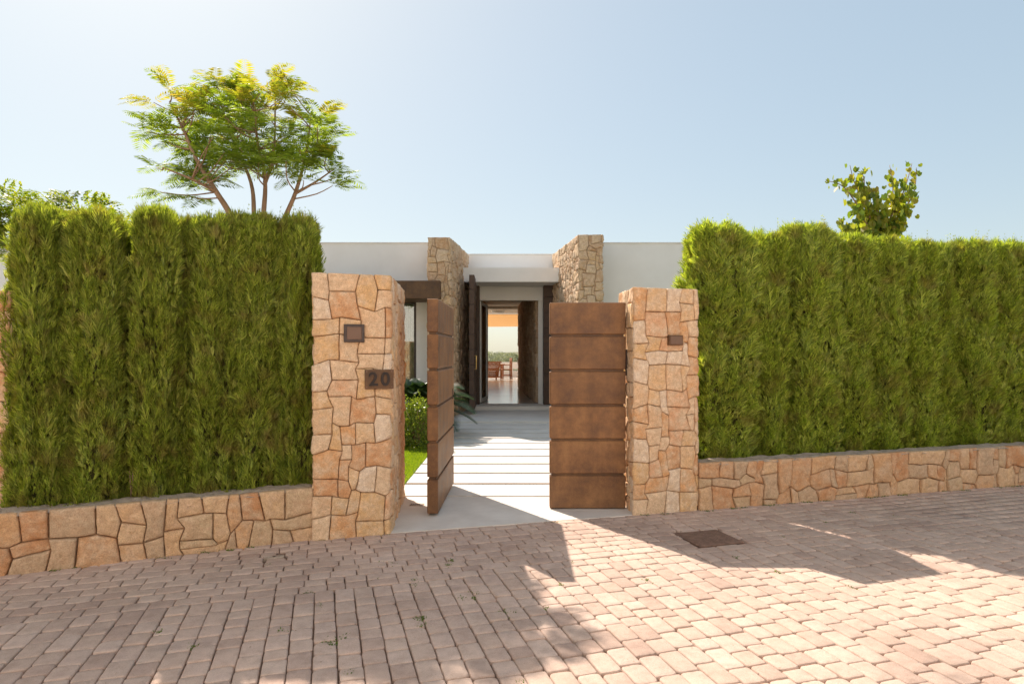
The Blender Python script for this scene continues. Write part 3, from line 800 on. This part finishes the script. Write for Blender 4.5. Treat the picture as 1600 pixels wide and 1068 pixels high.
# ------------------------------------------------------------------ cypress hedge
def cypress_mesh(name, seed, R=.27, Hh=2.75, n=15000, ry=1.0):
    r=np.random.default_rng(seed)
    zf=r.uniform(0,1,n)**.9
    th=r.uniform(0,2*np.pi,n)
    # flutes: the tree is a bundle of upright shoots
    ph=r.uniform(0,6.28,6)
    def rad_(th,zf):
        fl=.09*np.sin(3*th+ph[0]+2.5*zf)+.08*np.sin(5*th+ph[1]-4*zf)+.05*np.sin(9*th+ph[2]+9*zf)+.05*np.sin(2*th+ph[3]+14*zf)+.075*np.sin(8*th+ph[4]+29*zf)*np.sin(5*th-17*zf+ph[5])+.05*np.sin(13*th+ph[2]-47*zf)-.36*np.exp(-((np.sin(1.5*th+ph[5]+.7*np.sin(4*zf+ph[0]))/.13)**2))*(zf<.95)
        taper=1.0-.17*zf**1.5
        top=np.sqrt(np.clip(1-((zf-.92)/.085).clip(0,1)**3,0,1))
        return R*(taper*top)*(1+fl)
    shell=1-np.abs(r.normal(0,.10,n)).clip(0,.32)+r.choice([0,.05,.10],n,p=[.8,.13,.07])
    inner=r.uniform(0,1,n)<.12; 
    topcap=r.uniform(0,1,n)<.09
    zf=np.where(topcap, r.uniform(.90,1.0,n), zf)
    shell=np.where(topcap, r.uniform(0,1,n)**.5, shell)
    rr=rad_(th,zf)*shell
    # uneven plumes standing out of the clipped top
    npl=16; pa=r.uniform(0,6.28,npl); pq=r.uniform(.1,.92,npl)**.5*R*.85; phh=r.uniform(.05,.17,npl)
    plume=r.uniform(0,1,n)<.075; pi=r.integers(0,npl,n); pt=r.uniform(0,1,n)
    cx=np.sign(np.cos(th))*np.abs(np.cos(th))**.85; cy=np.sign(np.sin(th))*np.abs(np.sin(th))**.85
    P=np.stack([cx*rr, cy*rr*ry, zf*Hh+ r.normal(0,.02,n)],1)
    pr=.034*(1.05-pt)*np.abs(r.normal(0,1,n)); aa=r.uniform(0,6.28,n)
    PP=np.stack([np.cos(pa[pi])*pq[pi]+np.cos(aa)*pr,(np.sin(pa[pi])*pq[pi]+np.sin(aa)*pr)*ry,Hh*.94+pt*phh[pi]],1)
    P=np.where(plume[:,None],PP,P)
    out=np.stack([np.cos(th),np.sin(th),np.zeros(n)],1)
    out=np.where(plume[:,None],out*.25,out)
    # clump lean so neighbouring sprays share a direction
    k1=np.stack([np.sin(P[:,0]*17+P[:,2]*7+ph[0]),np.sin(P[:,1]*15+P[:,2]*6+ph[1]),0*th],1)
    D=unit(np.array([0,0,1.0])*r.uniform(1.0,1.9,(n,1))+out*r.uniform(.05,.8,(n,1))+k1*.38+r.normal(0,.30,(n,3)))
    Nn=unit(np.cross(D,r.normal(size=(n,3))))
    L=r.uniform(.055,.150,n)*(1+.25*np.sin(th*4+zf*20))*np.where(plume,.65,1)
    B=[];Fs=[]; 
    def add(P,D,S,L,W,mid):
        V,F=kites(P,D,S,L,W,mid); F=F+sum(len(x) for x in B); B.append(V); Fs.append(F)
    add(P,D,Nn,L,r.uniform(.008,.014,n),.35)
    for frac,side,l in ((.12,1,.62),(.22,-1,.62),(.38,1,.5),(.50,-1,.48),(.62,1,.34)):
        D2=unit(D+Nn*side*.45+r.normal(0,.10,(n,3))); up=unit(np.cross(D2,np.cross(D,Nn)))
        add(P+D*(L*frac)[:,None], D2, up, L*l, r.uniform(.007,.012,n), .4)
    # whiskers on top
    m=170; a=r.uniform(0,6.28,m); q=r.uniform(0,1,m)**.5*R*.8
    Pw=np.stack([np.cos(a)*q,np.sin(a)*q*ry,np.full(m,Hh*.965)],1); Dw=unit(np.stack([r.normal(0,.12,m),r.normal(0,.12,m),np.ones(m)],1))
    Lw=r.uniform(.06,.15,m)*(1+1.1*(r.uniform(0,1,m)<.10))
    Sw=unit(np.cross(Dw,r.normal(size=(m,3)))); add(Pw,Dw,Sw,Lw,np.full(m,.004),.3)
    for t in np.linspace(.15,.92,7):
        for sd_ in (1,-1):
            D2=unit(Dw+Sw*sd_*.42+r.normal(0,.12,(m,3))); add(Pw+Dw*(Lw*t)[:,None],D2,unit(np.cross(D2,np.cross(Dw,Sw))),r.uniform(.025,.05,m)*(1.15-t*.6),np.full(m,.0055),.4)
    V=np.concatenate(B); F=np.concatenate(Fs)
    # core
    nz,na=26,20; CV=[]
    for i in range(nz+1):
        z=i/nz
        for k in range(na):
            t=2*np.pi*k/na; q=float(rad_(np.array([t]),np.array([z*.93]))[0])*.70
            CV.append((math.cos(t)*q,math.sin(t)*q*ry,z*Hh*.93))
    CF=[]
    for i in range(nz):
        for k in range(na): CF.append((i*na+k,i*na+(k+1)%na,(i+1)*na+(k+1)%na,(i+1)*na+k))
    return V,F,CV,CF
CY=[]
def make_cypress(seed, mat, n):
    V,F,CV,CF=cypress_mesh('c',seed,n=n)
    t=thing('cypress','x','cypress')
    mesh('foliage',V,F,M[mat],t)
    c=mesh('inner_branches',CV,CF,M['core'],t,True)
    MB().tube([(0,0,-.02),(0,0,.3),(0,0,2.0)],[.05,.04,.015],8).build('trunk',M['bark'],t)
    return t
srcL=[make_cypress(100+i,'cypress',21000) for i in range(4)]
srcR=[make_cypress(200+i,'cypress_r',21000) for i in range(4)]
used={}
def wallpt(side,px,back):
    k=(px-800)/1000
    a,b=((-3.69,4.61),(-1.74,5.5)) if side=='L' else ((1.9,6.5),(6.21,7.77))
    dx,dy=b[0]-a[0],b[1]-a[1]; L=math.hypot(dx,dy); nx,ny=-dy/L,dx/L
    ax,ay=a[0]+nx*back,a[1]+ny*back
    t=(k*ay-ax)/(dx-k*dy); return ax+dx*t, ay+dy*t, math.atan2(dy,dx)
left=[ # px, half width px, top py, back, label
 (65,40,338,.45,'cypress at the left end of the hedge, standing against the half hidden stone pillar'),
 (150,44,345,.45,'second cypress from the left end of the hedge, left of the narrow gap of light'),
 (200,16,366,.86,'narrow dark cypress set back beside the gap in the left hedge'),
 (246,35,338,.45,'cypress just right of the gap in the left hedge, with tall whiskers on top'),
 (290,30,355,.56,'slim cypress in the left hedge, lower than the one right of the gap'),
 (338,37,352,.45,'cypress in the left hedge below the leftmost jacaranda stem'),
 (398,46,348,.48,'broad cypress in the left hedge directly in front of the jacaranda trunks'),
 (464,36,352,.45,'cypress closest to the numbered gate pillar'),
]
right=[
 (1122,56,360,.55,'cypress directly beside the right gate pillar'),
 (1192,36,374,.60,'short cypress second from the right gate pillar, with a golden tip'),
 (1258,50,360,.55,'taller cypress in the right hedge, third from the gate pillar'),
 (1318,36,375,.60,'cypress in the right hedge left of the round-leaved tree'),
 (1368,38,380,.55,'cypress in the right hedge directly under the round-leaved tree'),
 (1420,36,384,.55,'cypress in the right hedge just right of the round-leaved tree'),
 (1460,30,388,.66,'slim cypress set back in the right hedge beside a dark cleft'),
 (1506,40,384,.52,'cypress with a pale golden shoot in the right hedge'),
 (1562,46,386,.56,'cypress near the right edge of the photo'),
 (1628,48,384,.55,'cypress cut by the right edge of the photo'),
]
rr=random.Random(77)
def plant(side,arr,src,grp,dlist=None):
    for i,(px,hw,top,back,lab) in enumerate(arr):
        if side=='R': back+=.10
        x,y,az=wallpt(side,px,back); Z=EYE+(551-top)/1000*y
        sx=hw*y/1000/.27*(.98 if side=='L' else .99); s=(sx,(max(sx,.95) if side=='L' else 1.12),Z/(2.76 if side=='L' else 2.78))
        put(src,i,x,y,az+(math.pi if rr.random()<.5 else 0)+rr.uniform(-.1,.1),s,lab,grp)
def put(src,i,x,y,rz,s,lab,grp):
    q=src[i%len(src)]
    if id(q) not in used: used[id(q)]=1; o=q; o.location=(x,y,-.02); o.rotation_euler=(0,0,rz); o.scale=s
    else: o=dup(q,(x,y,-.02),rz,s)
    o['label']=lab; o['group']=grp
plant('L',left,srcL,'cypresses of the left hedge')
plant('R',right,srcR,'cypresses of the right hedge')
for k,(x,y) in enumerate(((-5.35,5.5),(-5.75,5.05),(-6.3,4.9),(-6.9,4.6))):
    put(srcL,k+1,x,y,.4,(1.2,1.2,1.02),'cypress beyond the left edge of the photo, left of the half hidden pillar','cypresses of the left hedge')
for k in range(5):
    x=7.35+k*.62; y=7.77+.295*(x-6.21)+.6
    put(srcR,k+2,x,y,.3,(1.35,1.3,1.09),'cypress beyond the right edge of the photo','cypresses of the right hedge')

# ------------------------------------------------------------------ trees behind the hedges
def wp(px,py,Y): return Vector(((px-800)/1000*Y,Y,EYE+(551-py)/1000*Y))
def smooth_pts(pts,n=5):
    P=[Vector(p) for p in pts]; out=[]
    for i in range(len(P)-1):
        p0=P[max(i-1,0)];p1=P[i];p2=P[i+1];p3=P[min(i+2,len(P)-1)]
        for k in range(n):
            t=k/n; out.append(.5*((2*p1)+(-p0+p2)*t+(2*p0-5*p1+4*p2-p3)*t*t+(-p0+3*p1-3*p2+p3)*t**3))
    out.append(P[-1]); return out
def frond_cloud(name, tips, mat_fn, parent, r, nf=7, L=(.30,.45), pinnae=13, leaflets=5, wide=1.0, droop=.35):
    """bipinnate fronds radiating from each tip; every leaflet a face"""
    B=[[],[]]
    for (tip,dir0,yel) in tips:
        for f in range(nf):
            az=r.uniform(0,2*np.pi); el=r.uniform(-.15,.9)
            d=np.array([math.cos(az)*math.cos(el),math.sin(az)*math.cos(el),math.sin(el)])+np.array(dir0)*.55; d/=np.linalg.norm(d)
            Lf=r.uniform(*L); side=np.cross(d,[0,0,1.0]); side/=max(np.linalg.norm(side),1e-6)
            t=np.linspace(.12,1,pinnae); dr=droop*r.uniform(.5,1.4)
            pos=np.array(tip)+np.outer(t*Lf,d)-np.outer(t**2*Lf*dr,[0,0,1.0])
            tan=unit(d-np.outer(2*t*dr,[0,0,1.0]))
            pl=Lf*.30*np.sin(np.pi*(t*.82+.14))**.7
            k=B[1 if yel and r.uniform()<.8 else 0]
            for s in (1,-1):
                pd=unit(side*s*1.0+tan*.55+np.array([0,0,-.18])+r.normal(0,.06,(pinnae,3)))
                nrm=unit(np.cross(tan,pd))
                # rachis strip of the pinna + leaflets
                q=np.linspace(.08,.96,max(leaflets,1))
                base=pos[:,None,:]+pd[:,None,:]*(pl[:,None]*q[None,:])[:,:,None]
                for s2 in ((1,-1) if leaflets>0 else ()):
                    sd=unit(np.cross(pd,nrm))*s2
                    ld=unit(sd+pd*.5)[:,None,:]+r.normal(0,.12,base.shape); ld=unit(ld)
                    lp=base.reshape(-1,3); ldr=ld.reshape(-1,3)
                    S=unit(np.cross(ldr,np.repeat(nrm,max(leaflets,1),0)))
                    ll=np.repeat(pl,leaflets)*.17*wide+.006; k.append(kites(lp,ldr,S,ll,ll*.52*1.0)[0])
                k.append(kites(pos,pd,unit(np.cross(pd,nrm)+r.normal(0,.25,pd.shape)),pl*(1.15 if leaflets==0 else 1),np.full(pinnae,.004) if leaflets else pl*.20*wide,.5)[0])
            sdv=np.cross(d,[.3,.2,1.0]); 
            k.append(kites(pos[:-1],unit(pos[1:]-pos[:-1]),unit(np.repeat(side[None],pinnae-1,0)),np.linalg.norm(pos[1:]-pos[:-1],axis=1)*1.2,np.full(pinnae-1,.006),.5)[0])
    for k,(mn,nm) in enumerate(mat_fn):
        if B[k]:
            V=np.concatenate(B[k]); mesh(nm,V,np.arange(len(V)).reshape(-1,4),M[mn],parent)
def near(node_list,p): return min(node_list,key=lambda q:(q-p).length + (1.5 if q.z>p.z-.05 else 0))
def tree(name,label,cat,stems,tips_px,r,leafmats,Y,radii,**kw):
    root=stems[0][0]; t=thing(name,label,cat,(0,0,0))
    b=MB(); nodes=[]
    for st,rd in zip(stems,radii):
        S=smooth_pts(st,5); n=len(S); b.tube(S,[rd[0]+(rd[1]-rd[0])*i/(n-1) for i in range(n)],9)
        nodes+= S[n//3:]
    b.build('trunk',M['bark'],t,True)
    b=MB(); tips=[]
    for (p,yel) in tips_px:
        q=near(nodes,p); mid=(p+q)/2+Vector((r.normal(0,.03),r.normal(0,.03),-.025)); 
        b.tube(smooth_pts([q,mid,p],3),[.010,.009,.008,.007,.006,.005,.004],5)
        d=(p-q).normalized(); tips.append((tuple(p),tuple(d),yel)); 
        if (p-q).length>.45 and r.uniform()<.7: tips.append((tuple(mid),tuple(d),False))
    b.build('branches',M['bark'],t,True)
    frond_cloud('f',tips,leafmats,t,r,**kw)
    return t
Yj=7.4; J=lambda x,y,dy=0: wp(x,y,Yj+dy)
st=[[Vector((-2.96,Yj,0)),J(395,470),J(366,352,-.1),J(338,300,-.2),J(310,255,-.2),J(285,200,-.1),J(265,160)],
    [Vector((-2.94,Yj,0)),J(398,470),J(397,345),J(392,285,.1),J(368,230,.2),J(345,160,.3)],
    [Vector((-2.92,Yj,0)),J(403,470),J(411,345),J(414,280),J(402,220,-.2),J(395,150,-.3)],
    [J(414,285),J(428,240,.2),J(430,135,.3)],
    [Vector((-2.90,Yj,0)),J(408,470),J(438,360,.1),J(462,300,.1),J(478,240,.1),J(486,180)],
    [J(460,303,.1),J(492,285,.2),J(525,262,.3)],
    [J(338,300,-.2),J(300,280,-.4),J(255,262,-.5)]]
rd=[(.052,.006),(.042,.006),(.046,.006),(.026,.005),(.048,.006),(.020,.005),(.020,.005)]
rj=np.random.default_rng(31); tips=[]
cnt=0
while cnt<112:
    a=rj.uniform(-1,1,3)
    if (a**2).sum()>1: continue
    px=383+a[0]*138; py=222+a[2]*(92 if a[2]<0 else 82)
    # flatter, broken umbrella outline with open pockets
    if a[2]>0 and abs(a[0])<.25 and a[2]>.55: continue
    if noise.noise(Vector((px*.022,py*.022,a[1])))<-.16: continue
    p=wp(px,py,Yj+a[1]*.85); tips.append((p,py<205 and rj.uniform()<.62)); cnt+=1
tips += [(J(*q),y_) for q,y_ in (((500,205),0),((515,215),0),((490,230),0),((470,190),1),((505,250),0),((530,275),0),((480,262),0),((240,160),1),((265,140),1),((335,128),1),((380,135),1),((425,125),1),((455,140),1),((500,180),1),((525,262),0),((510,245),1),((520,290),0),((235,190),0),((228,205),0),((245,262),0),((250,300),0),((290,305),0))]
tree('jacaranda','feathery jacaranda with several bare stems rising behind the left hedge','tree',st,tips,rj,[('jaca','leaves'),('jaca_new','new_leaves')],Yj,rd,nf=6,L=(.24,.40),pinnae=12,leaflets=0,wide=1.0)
# loose-leaved tree behind the far left hedge
Yl=8.8; K=lambda x,y,dy=0: wp(x,y,Yl+dy)
st=[[Vector((-6.0,Yl,0)),K(110,520),K(105,420),K(85,360),K(50,330)],[K(108,440),K(125,370),K(130,330)],[K(106,430),K(60,400),K(5,380),K(-30,350)],[K(112,440),K(165,385),K(190,355)]]
rl=np.random.default_rng(5); tips=[(K(x+rl.normal(0,7),y+rl.normal(0,6),rl.uniform(-.5,.5)),y<350) for x,y in [(20,318),(5,330),(40,325),(70,330),(110,325),(125,318),(150,328),(150,345),(175,345),(195,362),(205,378),(190,395),(0,345),(-15,360),(10,370),(8,390),(-10,335),(15,395),(95,345),(130,345),(60,350),(170,370),(-30,380),(-40,340),(210,420),(205,450)]]
tree('loose_leaved_tree','airy yellow-green tree showing behind the top of the far left hedge','tree',st,tips,rl,[('loose','leaves'),('loose','new_leaves')],Yl,[(.06,.012),(.03,.01),(.03,.01),(.03,.01)],nf=9,L=(.28,.45),pinnae=7,leaflets=2,wide=3.0)
# round-leaved tree on the right
Yr=10.0; Rr=lambda x,y,dy=0: wp(x,y,Yr+dy)
t=thing('round_leaved_tree','small round-leaved tree with upright whips standing up behind the right hedge','tree')
whips=[[(1366,378),(1345,330),(1318,292),(1290,282)],[(1366,372),(1350,320),(1335,285),(1328,258)],[(1368,372),(1352,310),(1350,280),(1345,268)],[(1370,375),(1392,320),(1395,290),(1390,258)],
       [(1370,372),(1400,325),(1415,290),(1425,255)],[(1372,370),(1410,330),(1428,300),(1432,262)],[(1370,380),(1390,358),(1405,350),(1415,352)],[(1366,384),(1335,362),(1318,352),(1312,345)],[(1368,376),(1372,340),(1368,318),(1366,312)]]
b=MB().tube([(5.68,Yr,0),tuple(Rr(1368,430)),tuple(Rr(1368,380))],[.06,.045,.035],9); b.build('trunk',M['bark'],t,True)
b=MB(); V=[];F=[]; r9=np.random.default_rng(8)
def round_leaf(p,n,up,s):
    n=n.normalized(); x=up.cross(n).normalized(); y=n.cross(x); b0=len(V)
    pts=[(0,-.12),(.32,-.30),(.52,.05),(.40,.45),(0,.72),(-.40,.45),(-.52,.05),(-.32,-.30)]
    for a,c in pts: V.append(tuple(p+x*a*s+y*c*s+n*(abs(a)*.28*s)))
    F.append((b0,b0+1,b0+2,b0+3,b0+4)); F.append((b0,b0+4,b0+5,b0+6,b0+7))
for wi,wpx in enumerate(whips):
    S=smooth_pts([Rr(x,y,float(np.clip(r9.normal(0,.15),-.2,.2))*(i/3)) for i,(x,y) in enumerate(wpx)],8)
    b.tube(S,[.016-.0125*i/(len(S)-1) for i in range(len(S))],6)
    for i,p in enumerate(S):
        f=i/len(S)
        for k in range(1 if f>.72 else 3 if f>.4 else 6):
            n=Vector(r9.normal(size=3)); n.z=abs(n.z)*.4
            off=Vector(np.clip(r9.normal(size=3),-1.5,1.5))*(.04+.09*(1-f)**1.5); s=r9.uniform(.06,.115)*(1.08-.5*max(0,f-.5))
            round_leaf(p+off,n,Vector((r9.normal(0,.6),r9.normal(0,.3),-1)),s)
for k in range(80):
    a=r9.uniform(-1,1,3); p=Rr(1368+a[0]*44,355+a[2]*26,a[1]*.4); n=Vector(r9.normal(size=3)); round_leaf(p,n,Vector((r9.normal(0,.6),0,-1)),r9.uniform(.08,.12))
b.build('branches',M['bark'],t,True); mesh('leaves',V,F,M['round'],t)

# cycad and shrub by the path
def cycad(name,label,loc,s,rs,nfr=34):
    t=thing(name,label,'palm plant',loc); r=np.random.default_rng(rs); Vs=[]
    for i in range(nfr):
        az=2*np.pi*i*.618; el=r.uniform(.15,1.25); d=np.array([math.cos(az)*math.cos(el),math.sin(az)*math.cos(el),math.sin(el)])
        L=s*r.uniform(.75,1.0); n=34; tt=np.linspace(.12,1,n); pos=np.array([0,0,.35*s])+np.outer(tt*L,d)-np.outer(tt**2.2*L*.45,[0,0,1.]); tan=unit(np.gradient(pos,axis=0))
        side=np.cross(d,[0,0,1.]); side/=np.linalg.norm(side)
        for sg in (1,-1):
            pd=unit(side*sg+tan*.7+np.array([0,0,.35])); Vs.append(kites(pos,pd,tan,L*.26*np.sin(np.pi*(tt*.75+.2))**.6,np.full(n,.016*s*1.4),.3)[0])
        Vs.append(kites(pos[:-1],unit(pos[1:]-pos[:-1]),np.repeat(side[None],n-1,0),np.full(n-1,L/n*1.5),np.full(n-1,.014),.5)[0])
    V=np.concatenate(Vs); mesh('fronds',V,np.arange(len(V)).reshape(-1,4),M['palm'],t)
    MB().tube([(0,0,-.02),(0,0,.2*s),(0,0,.38*s)],[.12*s,.14*s,.09*s],12).build('trunk',M['bark'],t,True)
    return t
cycad('cycad','dark green cycad fanning out at the foot of the left stone wing wall',(-1.76,12.3,0),1.35,3,46)
cycad('cycad','dark cycad low behind the bright shrub, left of the path',(-2.35,12.9,0),.8,4)
def shrub(name,label,loc,rx,rz,n,mat,rs,ls=(.03,.055),cat='shrub'):
    t=thing(name,label,cat,loc); r=np.random.default_rng(rs)
    u=unit(r.normal(size=(n,3))); u[:,2]=np.abs(u[:,2])*1.0; q=r.uniform(.55,1.02,n)**.6*(1+.16*np.sin(u[:,0]*7+u[:,2]*6+rs)*np.sin(u[:,1]*8))
    P=u*q[:,None]*np.array([rx,rx,rz]); P[:,2]+=.03
    D=unit(u+r.normal(0,.7,(n,3))); S=unit(np.cross(D,u+r.normal(0,.5,(n,3))))
    V,F=kites(P,D,S,r.uniform(*ls,n),r.uniform(ls[0]*.6,ls[1]*.6,n)); mesh('leaves',V,F,M[mat],t)
    b=MB()
    for k in range(9):
        a=k*.7; b.tube([(0,0,-.02),(math.cos(a)*rx*.35,math.sin(a)*rx*.35,rz*.5),(math.cos(a)*rx*.7,math.sin(a)*rx*.7,rz*.8)],[.012,.008,.004],5)
    b.build('stems',M['bark'],t,True); return t
shrub('shrub','leafy shrub in bright sun at the far edge of the lawn, left of the path',(-1.62,10.9,0),.40,.80,5200,'shrub',2,(.03,.06))
shrub('shrub','bright shrub hidden mostly by the left pillar at the end of the lawn',(-2.45,10.9,0),.5,.75,4000,'shrub',6,(.03,.06))
shrub('shrub','dark shrub between the bright shrub and the stone wing wall',(-2.0,13.5,0),.5,.85,3200,'palm',9,(.05,.09))
# little leafy plants at the foot of the hedge
for k,(sd_,px,back,h,lab) in enumerate((('L',210,.30,.80,'yellow-green seedling in the gap of the left hedge'),('L',150,.28,.56,'small weed rising behind the left low wall below the second cypress'),('L',470,.33,.62,'small leafy weed between the left hedge and the numbered pillar'),
      ('R',1297,.30,.56,'yellow-green weed poking over the right low wall'),('R',1388,.30,.56,'small bright weed on the right low wall below the round-leaved tree'),('L',30,.30,.60,'pale weed at the foot of the leftmost cypress'))):
    x,y,az=wallpt(sd_,px,back); t=shrub('weed_plant',lab,(x,y,0),.055,h,110,'loose',20+k,(.02,.035),'weed')
# weeds and litter in the paving joints
def weeds():
    B=[]; r=np.random.default_rng(4)
    spots=[(485,924),(516,926),(500,945),(600,900),(613,880),(648,905),(700,882),(740,933),(658,975),(650,964),(787,955),(515,1005),(547,1048),(852,949),(877,912),(893,878),(1215,893),(1330,918),(1150,870),(300,1010),(250,985),(420,880),(815,1066),(440,985),(1010,905),(1220,838),(1400,806),(1330,800),(1290,815),(1560,830)]
    spots += [(px+r.normal(0,10),py+r.normal(0,5)) for px,py in [spots[int(k)] for k in r.integers(0,12,14)]]
    for px,py in spots:
        Y=EYE*1000/(py-551); X=(px-800)/1000*Y; u,v=uv((X,Y)); n=26; c=UD*u+VD*v; q=r.normal(0,1,(n,2))*[.012,.012]; q[:n//2]+=np.outer(r.normal(0,.022,n//2),[VD.x,VD.y])
        P=np.stack([c.x+q[:,0],c.y+q[:,1],np.full(n,-.006)],1)
        D=unit(np.stack([r.normal(0,.9,n),r.normal(0,.9,n),np.full(n,.7)],1)); S=unit(np.cross(D,r.normal(size=(n,3)))); B.append(kites(P,D,S,r.uniform(.008,.022,n),r.uniform(.004,.008,n))[0])
    # a sparse green fuzz along random column joints
    for k in range(46):
        x=r.uniform(-3.9,6.5); 
        if -1.1<x<1.25 and r.uniform()<.8: continue
        y=edge_y(x)-r.uniform(.015,.05); n=22
        P=np.stack([x+r.normal(0,.03,n),y+r.normal(0,.008,n),np.full(n,-.004)],1); D=unit(np.stack([r.normal(0,.8,n),r.normal(-.2,.6,n),np.full(n,.8)],1)); S=unit(np.cross(D,r.normal(size=(n,3)))); B.append(kites(P,D,S,r.uniform(.01,.03,n),r.uniform(.004,.009,n))[0])
    V=np.concatenate(B); o=mesh('weeds',V,np.arange(len(V)).reshape(-1,4),M['weed']); tag(o,'tiny green weeds growing in the joints of the block paving','weeds',kind='stuff')
    n=420; P=np.stack([rng.uniform(-5,8,n),rng.uniform(2.6,7.2,n),np.full(n,.006)],1); P=P[[p[1]<edge_y(p[0])-.02 for p in P]]; n=len(P)
    D=unit(np.stack([rng.normal(size=n),rng.normal(size=n),rng.normal(0,.1,n)],1)); S=unit(np.cross(D,[0,0,1.])+rng.normal(0,.15,(n,3)))
    V,F=kites(P,D,S,rng.uniform(.008,.022,n),rng.uniform(.003,.008,n)); o=mesh('leaf_litter',V,F,M['pebble']); tag(o,'fallen dry leaf bits scattered over the block paving','leaf litter',kind='stuff')
weeds()
# far trees seen through the house
def far_trees():
    B=[]; r=np.random.default_rng(6)
    for i in range(60):
        x=-14+i*.5+r.normal(0,.3); y=62+r.normal(0,2); h=.48+r.uniform(0,.16)+(.16 if -2.6<x<-1.0 else 0); R_=r.uniform(.7,1.1); n=900
        u=unit(r.normal(size=(n,3))); P=np.array([x,y,.45*0+.9])+u*np.array([R_,R_,h])*r.uniform(.75,1.05,(n,1)); P[:,2]=np.maximum(P[:,2],.02)
        D=unit(u+r.normal(0,.6,(n,3))); S=unit(np.cross(D,r.normal(size=(n,3)))); B.append(kites(P,D,S,r.uniform(.1,.2,n),r.uniform(.06,.12,n))[0])
    V=np.concatenate(B); o=mesh('far_woodland',V,np.arange(len(V)).reshape(-1,4),M['far']); tag(o,'distant scrubby treetops seen through the open house','woodland',kind='stuff')
far_trees()
V=[];F=[]; n=80
for i in range(n+1):
    x=-400+800*i/n; z=1.9+noise.noise(Vector((x*.02,0,0)))*1.0+noise.noise(Vector((x*.08,3,0)))*.4
    V+=[(x,260,-.1),(x,285,max(.3,z)),(x,330,-.1)]
for i in range(n): F+=[(i*3,i*3+3,i*3+4,i*3+1),(i*3+1,i*3+4,i*3+5,i*3+2)]
struct(mesh('hills',V,F,M['land'],None,True))
